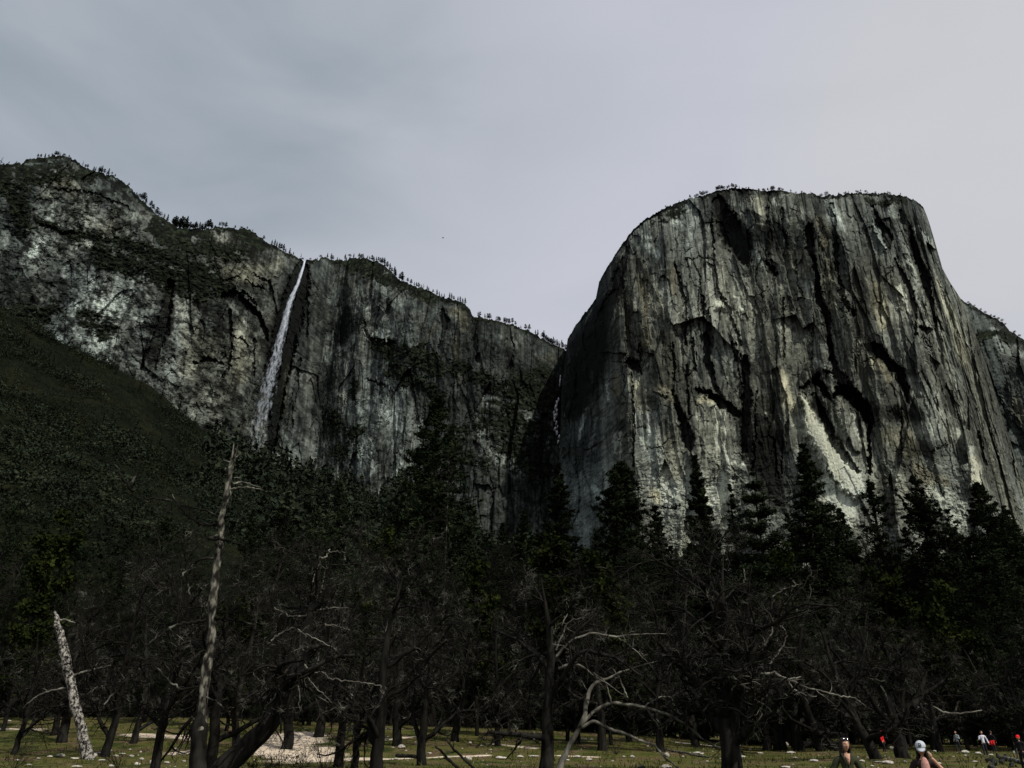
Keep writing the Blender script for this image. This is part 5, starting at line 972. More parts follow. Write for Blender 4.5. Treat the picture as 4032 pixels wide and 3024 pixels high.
def log(name, label, pts, m, cat='log', sub=2):
    base = on_ground(pts[0][0], pts[0][1]); L_ = []
    for px, py, r in pts:
        p = on_ground(px, py); rr = r*p.y/3400; L_.append((p.x-base.x, p.y-base.y, p.z-base.z+rr*.8, rr))
    rng = np.random.default_rng(int(pts[0][0])); P, Rr = bend(L_, 14, rng, .03); parts = [tubes(P, Rr, 8)]
    if sub:
        P1, R1 = sprout(rng, P, Rr, sub, .25, 6, (40, 80), .2, .15, .2, .4, .012); parts.append(tubes(P1, R1, 4))
    V, Fq = join(parts); o = obj(name, raw_mesh(name, V, Fq, m, True)); o.location = base; tag(o, label, cat)
log('log', 'long dark fallen log behind the woman', [(3120, 2946, 14), (3200, 2946, 15), (3300, 2950, 13)], M['bark'])
log('log', 'pale fallen stick lying left of the large forked oak', [(2600, 2950, 3), (2680, 2968, 4.5), (2790, 2985, 3)], M['pale'], 'branch')
log('log', 'dark fallen trunk lying behind the two thick trunked trees', [(2950, 2905, 10), (3040, 2915, 12), (3120, 2925, 10)], M['bark'])
log('log', 'bleached log lying on the dark rock heap at the right', [(3940, 2990, 8), (3985, 3000, 9), (4040, 3012, 7)], M['pale'])
log('log', 'thin bleached pole lying far back on the meadow near the pale dead tree', [(2215, 2853, 4), (2270, 2854, 4), (2330, 2853, 3)], M['pale'])
log('log', 'dark strip on the grass standing in for the trunk shadow left of the lone oak', [(1560, 2982, 7), (1610, 2984, 8), (1645, 2988, 7)], M['bark'])  # added log form where only a trunk's shadow lies
log('log', 'bleached stick lying across the grass by the tilting oak', [(1495, 2872, 3), (1540, 2872, 3), (1590, 2872, 2)], M['pale'], 'branch')
def stick(label, Y, pts, m):
    base = foot_at(pts[0][0], Y, 3020); r = empty('fallen_branch', base); tag(r, label, 'branch')
    rng = np.random.default_rng(int(pts[0][0])); P, Rr = px_path(pts, Y, base, 14, rng, .015); P1, R1 = sprout(rng, P, Rr, 5, .3, 5, (25, 60), .15, .1, .2, .5, .01)
    V, Fq = join([tubes(P, Rr, 6)]); obj('stem', raw_mesh('stem', V, Fq, m, True), r); V, Fq = join([tubes(P1, R1, 3)]); [obj('side_branch', raw_mesh('side_branch', *[a_ for a_ in tubes(P1[k_:k_+1], R1[k_:k_+1], 4)], m, True), r) for k_ in range(len(P1))]
stick('dark dead branch propped up from the ground right of the lone oak, the lower one', 40, [(1850, 3060, 7), (1780, 3005, 6), (1735, 2955, 5), (1710, 2935, 2)], M['bark'])
stick('dark dead branch propped up from the ground right of the lone oak, the upper one', 40, [(1895, 3060, 6), (1830, 2990, 5), (1780, 2945, 5), (1752, 2905, 2)], M['bark'])
def shrub(px, top, Y, w, seed, label, leafy=True):
    f = foot_at(px, Y, 3000); h = max(.4, at(px, top, Y).z-f.z); rng = np.random.default_rng(seed); B = 11
    d = rng.normal(size=(B, 3)); d[:, 2] = np.abs(d[:, 2])+1.; d /= np.linalg.norm(d, axis=1)[:, None]
    s = np.linspace(0, 1, 6)[None, :, None]; P = d[:, None]*s*h*rng.uniform(.7, 1.2, (B, 1, 1))*np.array([w, w, 1.])+rng.normal(size=(B, 6, 3))*.03*s; Rr = np.full((B, 6), .014)*np.linspace(1, .5, 6)
    P1, R1 = sprout(rng, P, Rr, 7, .4, 5, (25, 65), .2, .1, .2, .6, .007); P2, R2 = sprout(rng, P1, R1, 4, .5, 4, (25, 65), .2, .1, .2, .6, .006)
    t = empty('shrub', f); tag(t, label, 'shrub'); V, Fq = join([tubes(P, Rr, 4), tubes(P1, R1, 3), tubes(P2, R2, 3)]); obj('stems', raw_mesh('stems', V, Fq, M['bark'], True), t)
    if leafy:
        c = P2[:, 2:].reshape(-1, 3); V, Fq = leaf_quads(c[rng.random(len(c)) < .55], .03, rng); obj('foliage', raw_mesh('foliage', V, Fq, M['leaf']), t)
shrub(1090, 2935, 40, 1.2, 1, 'small twiggy shrub with tiny buds before the sand, the left one'); shrub(1190, 2940, 41, 1.4, 2, 'small twiggy shrub with tiny buds before the sand, the right one')
shrub(1010, 2980, 39, 1.2, 3, 'low dark shrub at the bottom edge under the leaning oak'); shrub(1275, 2900, 43, 1.3, 4, 'bare wiry bush drooping over the right part of the sand', False)
shrub(2430, 2880, 72, 1.3, 5, 'grey brush growing round the short dark trunk', False); shrub(60, 2930, 48, 1.5, 6, 'low wiry bush on the grass at the left edge', False); shrub(470, 2940, 50, 1.4, 7, 'low wiry bush between the white trunk and the left dark oak', False)
shrub(3250, 2850, 84, 1.6, 8, 'grey green brush behind the long dark log'); shrub(1960, 2850, 80, 1.6, 9, 'dark low brush at the back of the meadow left of the crooked oak', False)

# grass and pebbles: stuff
rng = np.random.default_rng(9); n = 26000
Y = 38+80*rng.random(n)**.8; q = rng.uniform(-.72, .75, n); X = q*Y; keep = fbm(X/3, Y/3, 88, 3) > -.25
dsand = np.zeros(n)
for a, c, w in SAND:
    A = on_ground(*a); B_ = on_ground(*c); d = np.array([B_.x-A.x, B_.y-A.y]); l2 = float(d@d)+1e-6; t = np.clip(((X-A.x)*d[0]+(Y-A.y)*d[1])/l2, 0, 1); keep &= np.hypot(X-A.x-t*d[0], (Y-A.y-t*d[1])*.6) > w*rng.uniform(.5, 1.2, n)
X, Y = X[keep], Y[keep]; n = len(X); Z = ground_z(X, Y); h = rng.uniform(.05, .20, n)*(1+.8*sst(0, .4, fbm(X/6, Y/6, 89, 2))); a = rng.uniform(0, 6.3, n); w = rng.uniform(.02, .06, n)
b0 = np.stack([X-np.cos(a)*w, Y-np.sin(a)*w, Z-.02], -1); b1 = np.stack([X+np.cos(a)*w, Y+np.sin(a)*w, Z-.02], -1); tp = np.stack([X+rng.normal(size=n)*.5*h, Y+rng.normal(size=n)*.5*h, Z+h], -1)
M['grass'] = noise_mat('grass_blades', (.016, .022, .005), (.086, .078, .026), .22, 6, c3=(.044, .050, .012), spec=.1)
tag(obj('grass', raw_mesh('grass', np.stack([b0, b1, tp], 1).reshape(-1, 3), np.arange(3*n).reshape(-1, 3), M['grass'])), 'short olive and straw coloured grass of the meadow', 'grass', kind='stuff')
n = 800; Y = 40+60*rng.random(n); q = rng.uniform(-.7, .72, n); X = q*Y; k_ = fbm(X/5, Y/5, 95, 3) > .0; X, Y = X[k_], Y[k_]; n = len(X); Z = ground_z(X, Y); s = rng.uniform(.03, .11, n)
oc = np.array([(1, 0, 0), (0, 1, 0), (-1, 0, 0), (0, -1, 0), (0, 0, .7), (0, 0, -.5)], float); V = np.stack([X, Y, Z+.02], -1)[:, None]+oc[None]*s[:, None, None]*rng.uniform(.6, 1.3, (n, 6, 1))
Fi = np.array([(0, 1, 4), (1, 2, 4), (2, 3, 4), (3, 0, 4), (1, 0, 5), (2, 1, 5), (3, 2, 5), (0, 3, 5)])
tag(obj('pebbles', raw_mesh('pebbles', V.reshape(-1, 3), (np.arange(n)[:, None, None]*6+Fi[None]).reshape(-1, 3), M['stone'])), 'small pale pebbles and wood chips strewn over the grass', 'pebbles', kind='stuff')

# ------------------------------------------------------------------ water, snow and a bird
wf, nt, b = mat('falling_water'); N, L = nt.nodes.new, nt.links.new
at_ = N('ShaderNodeAttribute'); at_.attribute_name = 'uvw'; mp = N('ShaderNodeMapping'); mp.inputs['Scale'].default_value = (1, 1, 1); L(at_.outputs['Vector'], mp.inputs[0])
n_ = N('ShaderNodeTexNoise'); n_.inputs['Scale'].default_value = 1; n_.inputs['Detail'].default_value = 5; n_.inputs['Roughness'].default_value = .62; L(mp.outputs[0], n_.inputs['Vector'])
sx = N('ShaderNodeSeparateXYZ'); L(at_.outputs['Vector'], sx.inputs[0])
ad = N('ShaderNodeMath'); ad.operation = 'ADD'; L(n_.outputs['Fac'], ad.inputs[0]); L(sx.outputs['Z'], ad.inputs[1])
mr = N('ShaderNodeMapRange'); mr.inputs['From Min'].default_value = .40; mr.inputs['From Max'].default_value = 1.02; L(ad.outputs[0], mr.inputs['Value'])
tr_ = N('ShaderNodeBsdfTransparent'); ms = N('ShaderNodeMixShader'); b.inputs['Base Color'].default_value = (.56, .61, .67, 1); b.inputs['Roughness'].default_value = .9
L(mr.outputs['Result'], ms.inputs['Fac']); L(tr_.outputs[0], ms.inputs[1]); L(b.outputs[0], ms.inputs[2]); L(ms.outputs[0], nt.nodes['Material Output'].inputs['Surface'])
FALL = conv('L', [(1976, 866, 6), (1962, 915, 10), (1945, 970, 12), (1928, 1020, 14)])+conv('M', [(250, 430, 21), (228, 500, 25), (205, 580, 30), (188, 650, 35), (170, 720, 41), (150, 800, 47), (128, 880, 54), (108, 960, 64), (88, 1040, 74), (66, 1140, 82), (46, 1240, 86), (26, 1340, 86), (10, 1420, 74)])
def left_Y(px, py):
    q1, rim, yrow, lean, brow = LEFT_R; q, r = qr(px, py); Y0 = float(np.interp(float(q), q1, yrow)); br = float(np.clip((np.interp(float(q), q1, rim)-r)/.06, 0, 1))
    return Y0+lean*max(float(r)*Y0-120, 0)+brow*(1-br)**2.2
dense = []
for (x0, y0, w0), (x1, y1, w1) in zip(FALL[:-1], FALL[1:]):
    for t in np.linspace(0, 1, 7)[:-1]: dense.append((x0+(x1-x0)*t, y0+(y1-y0)*t, w0+(w1-w0)*t))
rng = np.random.default_rng(31); Vs, Fs, UV = [], [], []
nl = len(dense); o_ = 0
for layer in range(3):                      # three veils of spray hanging one behind another
    cols = 15
    for i, (px, py, w) in enumerate(dense):
        v = i/(nl-1)
        for c in range(cols):
            u = c/(cols-1)*2-1; X_ = px+u*w*(1.3+.15*layer)+3*math.sin(i*.35+layer)*v; Yd = left_Y(px, py)-16-9*layer-14*math.sqrt(max(0, 1-u*u))
            Vs.append(at(X_, py, Yd)); body = (1-u*u)**1.25
            UV.append((u*(2.4+3.6*v)+layer*9, i*.34+layer*3, -.42+.64*body*(1-.46*v**.8)+.08*(1-v)**2+(.05 if layer else 0)-.12*layer-(.5 if c in (0, cols-1) else 0)))
    for i in range(nl-1):
        for c in range(cols-1): k = o_+i*cols+c; Fs.append((k, k+1, k+cols+1, k+cols))
    o_ += nl*cols
wme = raw_mesh('waterfall', np.array([tuple(v) for v in Vs]), np.array(Fs), wf, True); vcol(wme, 'uvw', np.array(UV))
tag(obj('waterfall', wme), 'thin white waterfall dropping from the notch in the left granite wall', 'waterfall', kind='structure')

M['snow'] = noise_mat('old_snow', (.55, .57, .60), (.85, .87, .90), .08, 5, bump=.4, bscale=.3)
parts = []; rng = np.random.default_rng(44)
for x, y, w, h in [(1998, 965, 5, 8), (1996, 990, 6, 14), (1994, 1015, 4, 10), (1985, 1110, 8, 12), (1976, 1130, 10, 14), (1968, 1160, 10, 12), (1975, 1185, 8, 10), (1968, 1212, 16, 12), (1960, 1235, 9, 10), (1972, 1262, 9, 10), (1965, 1300, 12, 12), (1975, 1325, 9, 12), (1990, 1350, 10, 10), (1985, 1385, 8, 9), (1998, 1412, 8, 10), (2005, 1440, 6, 7), (1955, 1195, 6, 8), (1980, 1290, 6, 9)]:
    px, py, _ = conv('M', [(x-12, y)])[0]; w *= .95; Yd = min(left_Y(px, py), 1640)-20; c = at(px, py, Yd); k = 26
    P = rng.normal(size=(k, 3)); P /= np.linalg.norm(P, axis=1)[:, None]
    bm = bmesh.new(); bmesh.ops.create_icosphere(bm, subdivisions=2, radius=1); V = np.array([v.co[:] for v in bm.verts]); Fq = np.array([[v.index for v in f.verts] for f in bm.faces]); bm.free()
    V = V*(1+.5*fbm(V[:, 0]*1.5+x, V[:, 1]*1.5+y, 3, 3, V[:, 2]*1.5))[:, None]; s = .6076*Yd/3300
    parts.append((np.array(c)[None]+V*np.array([w*s, 12, h*s*1.2]), Fq))
V, Fq = join(parts); tag(obj('snow', raw_mesh('snow', V, Fq, M['snow'], True)), 'old white snow lying in the steep gully left of the big prow', 'snow', kind='stuff')

bp_ = at(1744, 937, 190); bm = bmesh.new()
body = [(-.28, 0, 0, .01), (-.15, 0, .02, .06), (.05, 0, .02, .085), (.2, 0, .03, .05), (.3, 0, .03, .01)]
P, Rr = bend(body, 9); V0, F0 = tubes(P, Rr, 8)
wv = []; wfc = []
for s in (-1, 1):
    o_ = len(wv); wv += [(.12, s*.05, .05), (-.10, s*.05, .05), (.14, s*.35, .16), (-.08, s*.35, .15), (.02, s*.75, .08), (-.06, s*.72, .075), (.11, s*.05, .03), (-.09, s*.05, .035), (.13, s*.35, .145), (-.07, s*.35, .138)]
    wfc += [(o_, o_+2, o_+3, o_+1), (o_+2, o_+4, o_+5, o_+3), (o_+6, o_+7, o_+9, o_+8), (o_+8, o_+9, o_+5, o_+4)]
wv += [(-.25, -.02, .01), (-.25, .02, .01), (-.48, .09, .01), (-.48, -.09, .01)]; k = len(wv)-4; wfc.append((k, k+1, k+2, k+3))
M['feather'] = noise_mat('dark_feathers', (.015, .015, .015), (.03, .03, .03), 9)
V, Fq = join([(V0, F0), (np.array(wv, float), np.array(wfc))]); bd = obj('bird', raw_mesh('bird', V, Fq, M['feather'], True)); bd.location = bp_; bd.rotation_euler = (.35, .2, .6); tag(bd, 'dark bird gliding high in the pale sky, a mere speck', 'bird')
# ------------------------------------------------------------------ people
def flat_mat(name, c, rough=.8, spec=.1, var=.18, scale=30):
    return noise_mat(name, tuple(x*(1-var) for x in c), tuple(min(1, x*(1+var)) for x in c), scale, 4, rough, spec=spec)
M['skin'] = flat_mat('skin', (.42, .24, .16), .55, .3, .08)
M['hair'] = noise_mat('dark_hair', (.008, .006, .005), (.030, .020, .014), 25, 4, .5, stretch=(6, 6, .6), spec=.2)
M['black'] = flat_mat('black_cloth', (.012, .012, .014)); M['navy'] = flat_mat('dark_trousers', (.018, .019, .024)); M['olive'] = flat_mat('olive_jacket', (.030, .034, .018))
M['white'] = flat_mat('white_shirt', (.62, .63, .70), var=.08); M['grey'] = flat_mat('grey_jacket', (.20, .24, .25)); M['red'] = flat_mat('red_cloth', (.62, .018, .022), var=.06); M['pink'] = flat_mat('pink_top', (.46, .25, .21)); M['maroon'] = flat_mat('dark_brown_jacket', (.022, .014, .012))
M['shoe'] = flat_mat('dark_shoes', (.03, .025, .02)); M['lens'] = flat_mat('sunglass_lens', (.01, .01, .012), .08, .8, 0.); M['cap'] = flat_mat('pale_cap', (.38, .41, .44), var=.05); M['ink'] = flat_mat('dark_emblem', (.012, .014, .02), var=0.); M['eye'] = flat_mat('eye', (.02, .015, .012), .2, .5, 0.); M['lip'] = flat_mat('lips', (.20, .07, .06), .5, .3, .05); M['silver'] = flat_mat('phone_case', (.55, .56, .58), .3, .5, 0.)

DG = bpy.context.evaluated_depsgraph_get
def baked(me, mods, m=None, smooth=True):
    o = bpy.data.objects.new('work', me); COL.objects.link(o)
    for t, kw in mods:
        md = o.modifiers.new(t.lower(), t)
        for k, v in kw.items(): setattr(md, k, v)
    bpy.context.view_layer.update()
    out = bpy.data.meshes.new_from_object(o.evaluated_get(DG())); bpy.data.objects.remove(o)
    out.materials.clear()
    if m: out.materials.append(m)
    out.polygons.foreach_set('use_smooth', np.full(len(out.polygons), smooth, bool)); return out
def skinned(chains, sub=1):
    """grow one surface round chains of joints [(x,y,z,rx,ry)]; chains may share joints"""
    bm = bmesh.new(); ly = bm.verts.layers.skin.verify(); idx = {}
    for ch in chains:
        pv = None
        for p in ch:
            key = tuple(round(c, 4) for c in p[:3])
            if key not in idx:
                v = bm.verts.new(p[:3]); v[ly].radius = (p[3], p[4] if len(p) > 4 else p[3]); v[ly].use_root = len(idx) == 0; idx[key] = v
            v = idx[key]
            if pv is not None and bm.edges.get((pv, v)) is None: bm.edges.new((pv, v))
            pv = v
    me = bpy.data.meshes.new('sk'); bm.to_mesh(me); bm.free()
    return baked(me, [('SKIN', dict(use_smooth_shade=True)), ('SUBSURF', dict(levels=sub))])
def merge_meshes(ms):
    bm = bmesh.new()
    for me, mw in ms:
        t = me.copy(); t.transform(mw); bm.from_mesh(t)
    out = bpy.data.meshes.new('body'); bm.to_mesh(out); bm.free(); return out
def head_mesh(detail=4, female=True):
    """head with face, about 1 = half height; chin at z -1, crown +1, face towards -Y"""
    bm = bmesh.new(); bmesh.ops.create_icosphere(bm, subdivisions=detail, radius=1)
    g = lambda n, c, s: math.exp(-sum(((n[i]-c[i])/s[i])**2 for i in range(3)))
    for v in bm.verts:
        n = v.co.copy(); x, y, z = n; k = max(0, -z)
        px = x*.66*(1-.34*k**1.6); py = y*.82*(1-.10*k); pz = z
        if y > 0: py *= 1-.25*k; pz = z*(1-.12*k)
        f = -1
        py += f*(.20*g(n, (0, -.98, -.16), (.15, .5, .15))+.13*g(n, (0, -1, .02), (.11, .5, .2))+.05*g(n, (0, -.9, -.46), (.24, .5, .10))+.10*g(n, (0, -.7, -.82), (.26, .5, .18))+.05*g(n, (0, -1, .24), (.5, .5, .10))+.03*(g(n, (.45, -.8, -.12), (.18, .4, .16))+g(n, (-.45, -.8, -.12), (.18, .4, .16))))
        py -= f*(.10*(g(n, (.34, -.9, .06), (.17, .4, .10))+g(n, (-.34, -.9, .06), (.17, .4, .10)))+.035*g(n, (0, -.9, -.455), (.26, .5, .022))+.05*g(n, (0, -.9, -.62), (.25, .5, .07)))
        v.co = (px, py, pz)
    for s in (-1, 1):
        e = bmesh.ops.create_icosphere(bm, subdivisions=2, radius=1)['verts']
        for v in e: v.co = Vector((s*(.64+.10*v.co.x*s), .08+.16*v.co.y+.05*v.co.z, -.05+.25*v.co.z))
    me = bpy.data.meshes.new('head'); bm.to_mesh(me); bm.free(); return me
def hand_chains(w, d, side, r, curl=.5, palm=Vector((0, -1, 0))):
    """palm and five fingers beyond the wrist W along D; thumb leaves the side of the palm"""
    d = d.normalized(); nrm = (palm-d*palm.dot(d)).normalized(); lat = d.cross(nrm).normalized()*side
    k = r/.028; out = []; p1 = w+d*.045*k; p2 = w+d*.085*k
    out.append([(*w, r*.80, r), (*p1, r*.62, r*1.2), (*p2, r*.50, r*1.25)])
    for j, (o, L) in enumerate([(-.030, .068), (-.010, .078), (.010, .074), (.029, .058)]):
        a = p2+lat*o*k-d*.005; ch = [(*(p1+lat*o*.7*k), .010*k, .010*k), (*a, .0095*k, .0095*k)]; q = a; dd = d.copy()
        for s in range(3):
            ang = curl*(.35+.35*s); dd = (dd*math.cos(ang)+nrm*math.sin(ang)).normalized(); q = q+dd*L*k*(.42-.06*s); ch.append((*q, (.0085-.001*s)*k, (.0085-.001*s)*k))
        out.append(ch)
    b = w+d*.02*k-lat*.018*k; t1 = b-lat*.03*k+d*.02*k+nrm*.012*k; t2 = t1-lat*.012*k+d*.03*k+nrm*.012*k; t3 = t2+d*.024*k
    out.append([(*b, .013*k, .013*k), (*t1, .011*k, .011*k), (*t2, .010*k, .010*k), (*t3, .0085*k, .0085*k)])
    return out
def person(label, loc, yaw, H, arms, legs=None, head_pitch=0., head_yaw=0., top='white', bottom='navy', vox=.012, broad=1., hair='short', hat=None, sleeve=1., lean=0., group=None, coat=False):
    """arms = [(elbow, wrist, hand direction, curl)] for the person's right (-x) and left (+x); lengths in metres; front towards -Y"""
    V = Vector; h = H
    t = empty('person', loc, yaw); tag(t, label, 'person', group)
    L_ = lambda z: lean*(z-.5*h)
    pel = V((0, L_(.53*h), .53*h)); wa = V((0, L_(.62*h)-.005, .62*h)); ch = V((0, L_(.735*h), .735*h)); up = V((0, L_(.80*h)+.01, .80*h)); nk = V((0, L_(.845*h), .845*h)); nk2 = V((0, L_(.88*h)-.01, .885*h))
    legs = legs or [(-.02, 0, 0), (.02, 0, 0)]
    b = broad; core = [(*pel, .098*b, .078), (*wa, .082*b, .066), (*ch, .100*b, .080), (*up, .082*b, .064), (*nk, .036, .036), (*nk2, .034, .034)]
    chains = [core]; sleeves = [[(*(pel-V((0, 0, 0 if coat else .055))), .118*b, .100), (*wa, .108*b, .092), (*ch, .122*b, .102), (*up, .100*b, .082), (*(nk-V((0, 0, .012))), .052, .052)]]; trs = [[(*(pel+V((0, 0, .05))), .108*b, .088), (*pel, .112*b, .092)]]; shoes = []; hands = []
    for k, sd_ in ((0, -1), (1, 1)):
        sx, fy, kb = legs[k]
        hip = V((sd_*.085*b, pel.y, .49*h)); kn = V((sd_*.09+sx*.5, fy*.5-.02-kb, .275*h)); an = V((sd_*.09+sx, fy+.01, .055)); toe = V((an.x+sd_*.02, an.y-.15, .025)); heel = V((an.x, an.y+.05, .03))
        chains.append([(*pel, .098*b, .078), (*hip, .075, .080), (*kn, .050, .054), (*an, .034, .038), (*(an+V((0, -.06, -.02))), .034, .026), (*toe, .034, .018)])
        trs.append([(*pel, .112*b, .092), (*hip, .090, .094), (*kn, .066, .070), (*(an+V((0, 0, .04))), .058, .062)])
        shoes.append(skinned([[(*heel, .040, .034), (*(an+V((0, -.05, -.025))), .044, .034), (*toe, .044, .028)]]))
        el, wr, hd, curl = arms[k]; sh = V((sd_*.165*b, up.y+.01, .795*h)); el = V(el); wr = V(wr); hd = V(hd)
        chains.append([(*up, .082*b, .064), (*(up.lerp(sh, .55)), .062, .058), (*sh, .050, .052), (*sh.lerp(el, .5), .043, .045), (*el, .036, .038), (*el.lerp(wr, .35), .036, .036), (*wr, .024, .027)])
        e2 = el.lerp(wr, sleeve*.92) if sleeve > .2 else sh.lerp(el, .7)
        ch_ = [(*up, .100*b, .082), (*(up.lerp(sh, .55)), .080, .074), (*sh, .068, .068), (*sh.lerp(el, .5), .060, .060)]
        if sleeve > .2: ch_ += [(*el, .053, .054), (*el.lerp(e2, .5), .050, .050), (*e2, .044, .044)]
        sleeves.append(ch_)
        hands.append(skinned(hand_chains(wr, hd, sd_, .026, curl, V((-sd_*.6, -.6, 0)))))
    I = Matrix.Identity(4)
    hz = .066*h; hc = nk2+V((0, -.012, .055*h))
    HM = Matrix.Translation(hc) @ Matrix.Rotation(head_yaw, 4, 'Z') @ Matrix.Rotation(head_pitch, 4, 'X') @ Matrix.Scale(hz*1.06, 4)
    hm = head_mesh(4 if vox < .01 else 3)
    body = merge_meshes([(skinned(chains), I), (hm, HM)]+[(x, I) for x in hands])
    obj('body', baked(body, [('REMESH', dict(mode='VOXEL', voxel_size=vox)), ('SMOOTH', dict(factor=.4, iterations=1 if vox < .01 else 2))], M['skin']), t)
    sm = skinned(sleeves, 2); n = len(sm.vertices); co = np.empty(n*3, np.float32); sm.vertices.foreach_get('co', co); co = co.reshape(-1, 3)
    f = fbm(co[:, 0]*14, co[:, 1]*14, 5, 3, co[:, 2]*9); nr = np.empty(n*3, np.float32); sm.vertices.foreach_get('normal', nr); co += nr.reshape(-1, 3)*(.010*f)[:, None]      # folds
    if coat: co[:, 2] = np.where(co[:, 2] < .55*h, co[:, 2]-.10*h*sst(.55*h, .47*h, co[:, 2]), co[:, 2])
    sm.vertices.foreach_set('co', co.ravel()); sm.materials.append(M[top]); sm.update(); obj('jacket' if coat or top in ('olive', 'grey', 'red', 'maroon', 'black') else 'shirt', sm, t)
    tm = skinned(trs, 2); tm.materials.append(M[bottom]); obj('trousers', tm, t)
    for s in shoes: s.materials.append(M['shoe']); obj('shoe', s, t)
    # hair: a cap of the skull pulled out from the scalp, and locks where it is long
    bm = bmesh.new(); bmesh.ops.create_icosphere(bm, subdivisions=4, radius=1); dl = []
    for v in bm.verts:
        x, y, z = v.co; line = .50 if hair != 'bald' else .8
        keep = (z > line-.75*max(0, y+.35)) if y < .45 else (z > (-.75 if hair != 'long' else -.9))
        if not keep: dl.append(v); continue
        r = 1.05+.05*float(vn(x*6, y*6, z*2, 3)); v.co = (x*.68*r*(1-.22*max(0, -z)), (y*.84+.02)*r, z*r*1.02)
    bmesh.ops.delete(bm, geom=dl, context='VERTS'); hme = bpy.data.meshes.new('hair'); bm.to_mesh(hme); bm.free()
    hme = baked(hme, [('SOLIDIFY', dict(thickness=.10, offset=-1))], None)
    parts = [(hme, Matrix.Identity(4))]
    if hair == 'long':
        rng = np.random.default_rng(3); P = []
        for k in range(64):
            a = rng.uniform(-.52, math.pi+.52) if k > 12 else (rng.uniform(-.62, -.45) if k % 2 else math.pi+rng.uniform(.45, .62))
            x0, y0 = math.cos(a)*.60, math.sin(a)*.70; z1 = rng.uniform(-2.7, -2.1)
            P.append([(x0*.5, y0*.5, .98), (x0*1.02, y0*1.02, .55), (x0*1.18, y0*1.1, -.1), (x0*1.26, y0*1.08+.05, -.8), (x0*1.30+rng.normal()*.08, y0*.95+.10, -1.5), (x0*1.25+rng.normal()*.14, y0*.8+.12, z1)])
        P = np.array(P); P2 = np.stack([np.stack([np.interp(np.linspace(0, 5, 14), range(6), P[i, :, c]) for c in range(3)], 1) for i in range(len(P))]); P2[:, 2:] += rng.normal(size=P2[:, 2:].shape)*.025
        Vv, Fq = tubes(P2, np.tile(np.interp(np.linspace(0, 1, 14), [0, .2, .8, 1], [.07, .12, .10, .02]), (len(P2), 1)), 5); parts.append((raw_mesh('lk', Vv, Fq), Matrix.Identity(4)))
    hair_m = merge_meshes([(a, HM @ m_) for a, m_ in parts]); hair_m.materials.append(M['hair']); hair_m.polygons.foreach_set('use_smooth', np.ones(len(hair_m.polygons), bool)); obj('hair', hair_m, t)
    if hat:
        kind, hmat = hat; bm = bmesh.new(); bmesh.ops.create_uvsphere(bm, u_segments=40, v_segments=24, radius=1); dl = [v for v in bm.verts if v.co.z < -.01]
        bmesh.ops.delete(bm, geom=dl, context='VERTS')
        for v in bm.verts:
            a = math.atan2(v.co.y, v.co.x); seam = 1-.016*math.exp(-((math.sin(3*a))/.10)**2); v.co = (v.co.x*.76*seam, (v.co.y*.94+.02)*seam, .29+max(0., v.co.z)**.85*.86*seam)
        br = []; nb_ = 21
        for i in range(nb_):
            a = math.pi+math.pi*i/(nb_-1); ca, sa = math.cos(a), math.sin(a); br.append([bm.verts.new((ca*.75*(1-.03*j), sa*.92+.02-(-sa)**.8*.17*j if sa < 0 else .02, .33-.03*j-.06*ca*ca*j*.5-.012*j*j)) for j in range(5)])
        for i in range(nb_-1):
            for j in range(4): bm.faces.new((br[i][j], br[i+1][j], br[i+1][j+1], br[i][j+1]))
        cm = bpy.data.meshes.new('cap'); bm.to_mesh(cm); bm.free(); cm = baked(cm, [('SOLIDIFY', dict(thickness=.035, offset=1))], hmat); cm.transform(HM); co_ = obj('cap', cm, t)
        if kind == 'B':
            # the letter sewn on the front of the crown, lettering with slab serifs
            out = []
            def box(x0, z0, x1, z1): out.append([(x0, z0), (x1, z0), (x1, z1), (x0, z1)])
            box(-.24, -.30, -.08, .30); box(-.33, -.30, .02, -.20); box(-.33, .20, .02, .30); box(-.08, -.055, .04, .055)
            for c, rz in ((.1225, .1775), (-.1225, .1775)):
                for i in range(12):
                    a0 = -math.pi/2+math.pi*i/12; a1 = a0+math.pi/12; ro, ri = rz, rz-.10
                    out.append([(.01+ro*1.15*math.cos(a0), c+ro*math.sin(a0)), (.01+ro*1.15*math.cos(a1), c+ro*math.sin(a1)), (.01+ri*math.cos(a1), c+ri*math.sin(a1)), (.01+ri*math.cos(a0), c+ri*math.sin(a0))])
            Vv, Fq = [], []
            for q in out:
                N_ = 5; k0 = len(Vv)
                for i in range(N_):
                    for j in range(N_):
                        u, w = i/(N_-1), j/(N_-1); x = (q[0][0]*(1-u)+q[1][0]*u)*(1-w)+(q[3][0]*(1-u)+q[2][0]*u)*w; z = (q[0][1]*(1-u)+q[1][1]*u)*(1-w)+(q[3][1]*(1-u)+q[2][1]*u)*w
                        zz = .74+z*.86; s_ = max(.02, (zz-.30)/.86)**(1/.85); rr = math.sqrt(max(.01, 1-s_*s_)); X = x*.9; cy = math.sqrt(max(.01, rr*rr-(X/.76)**2)); Vv.append((X, -cy*.94+.02-.055, zz))
                for i in range(N_-1):
                    for j in range(N_-1): Fq.append((k0+i*N_+j, k0+(i+1)*N_+j, k0+(i+1)*N_+j+1, k0+i*N_+j+1))
            em = raw_mesh('emblem', np.array(Vv), np.array(Fq), M['ink'], True); em.transform(HM); obj('emblem', em, co_)
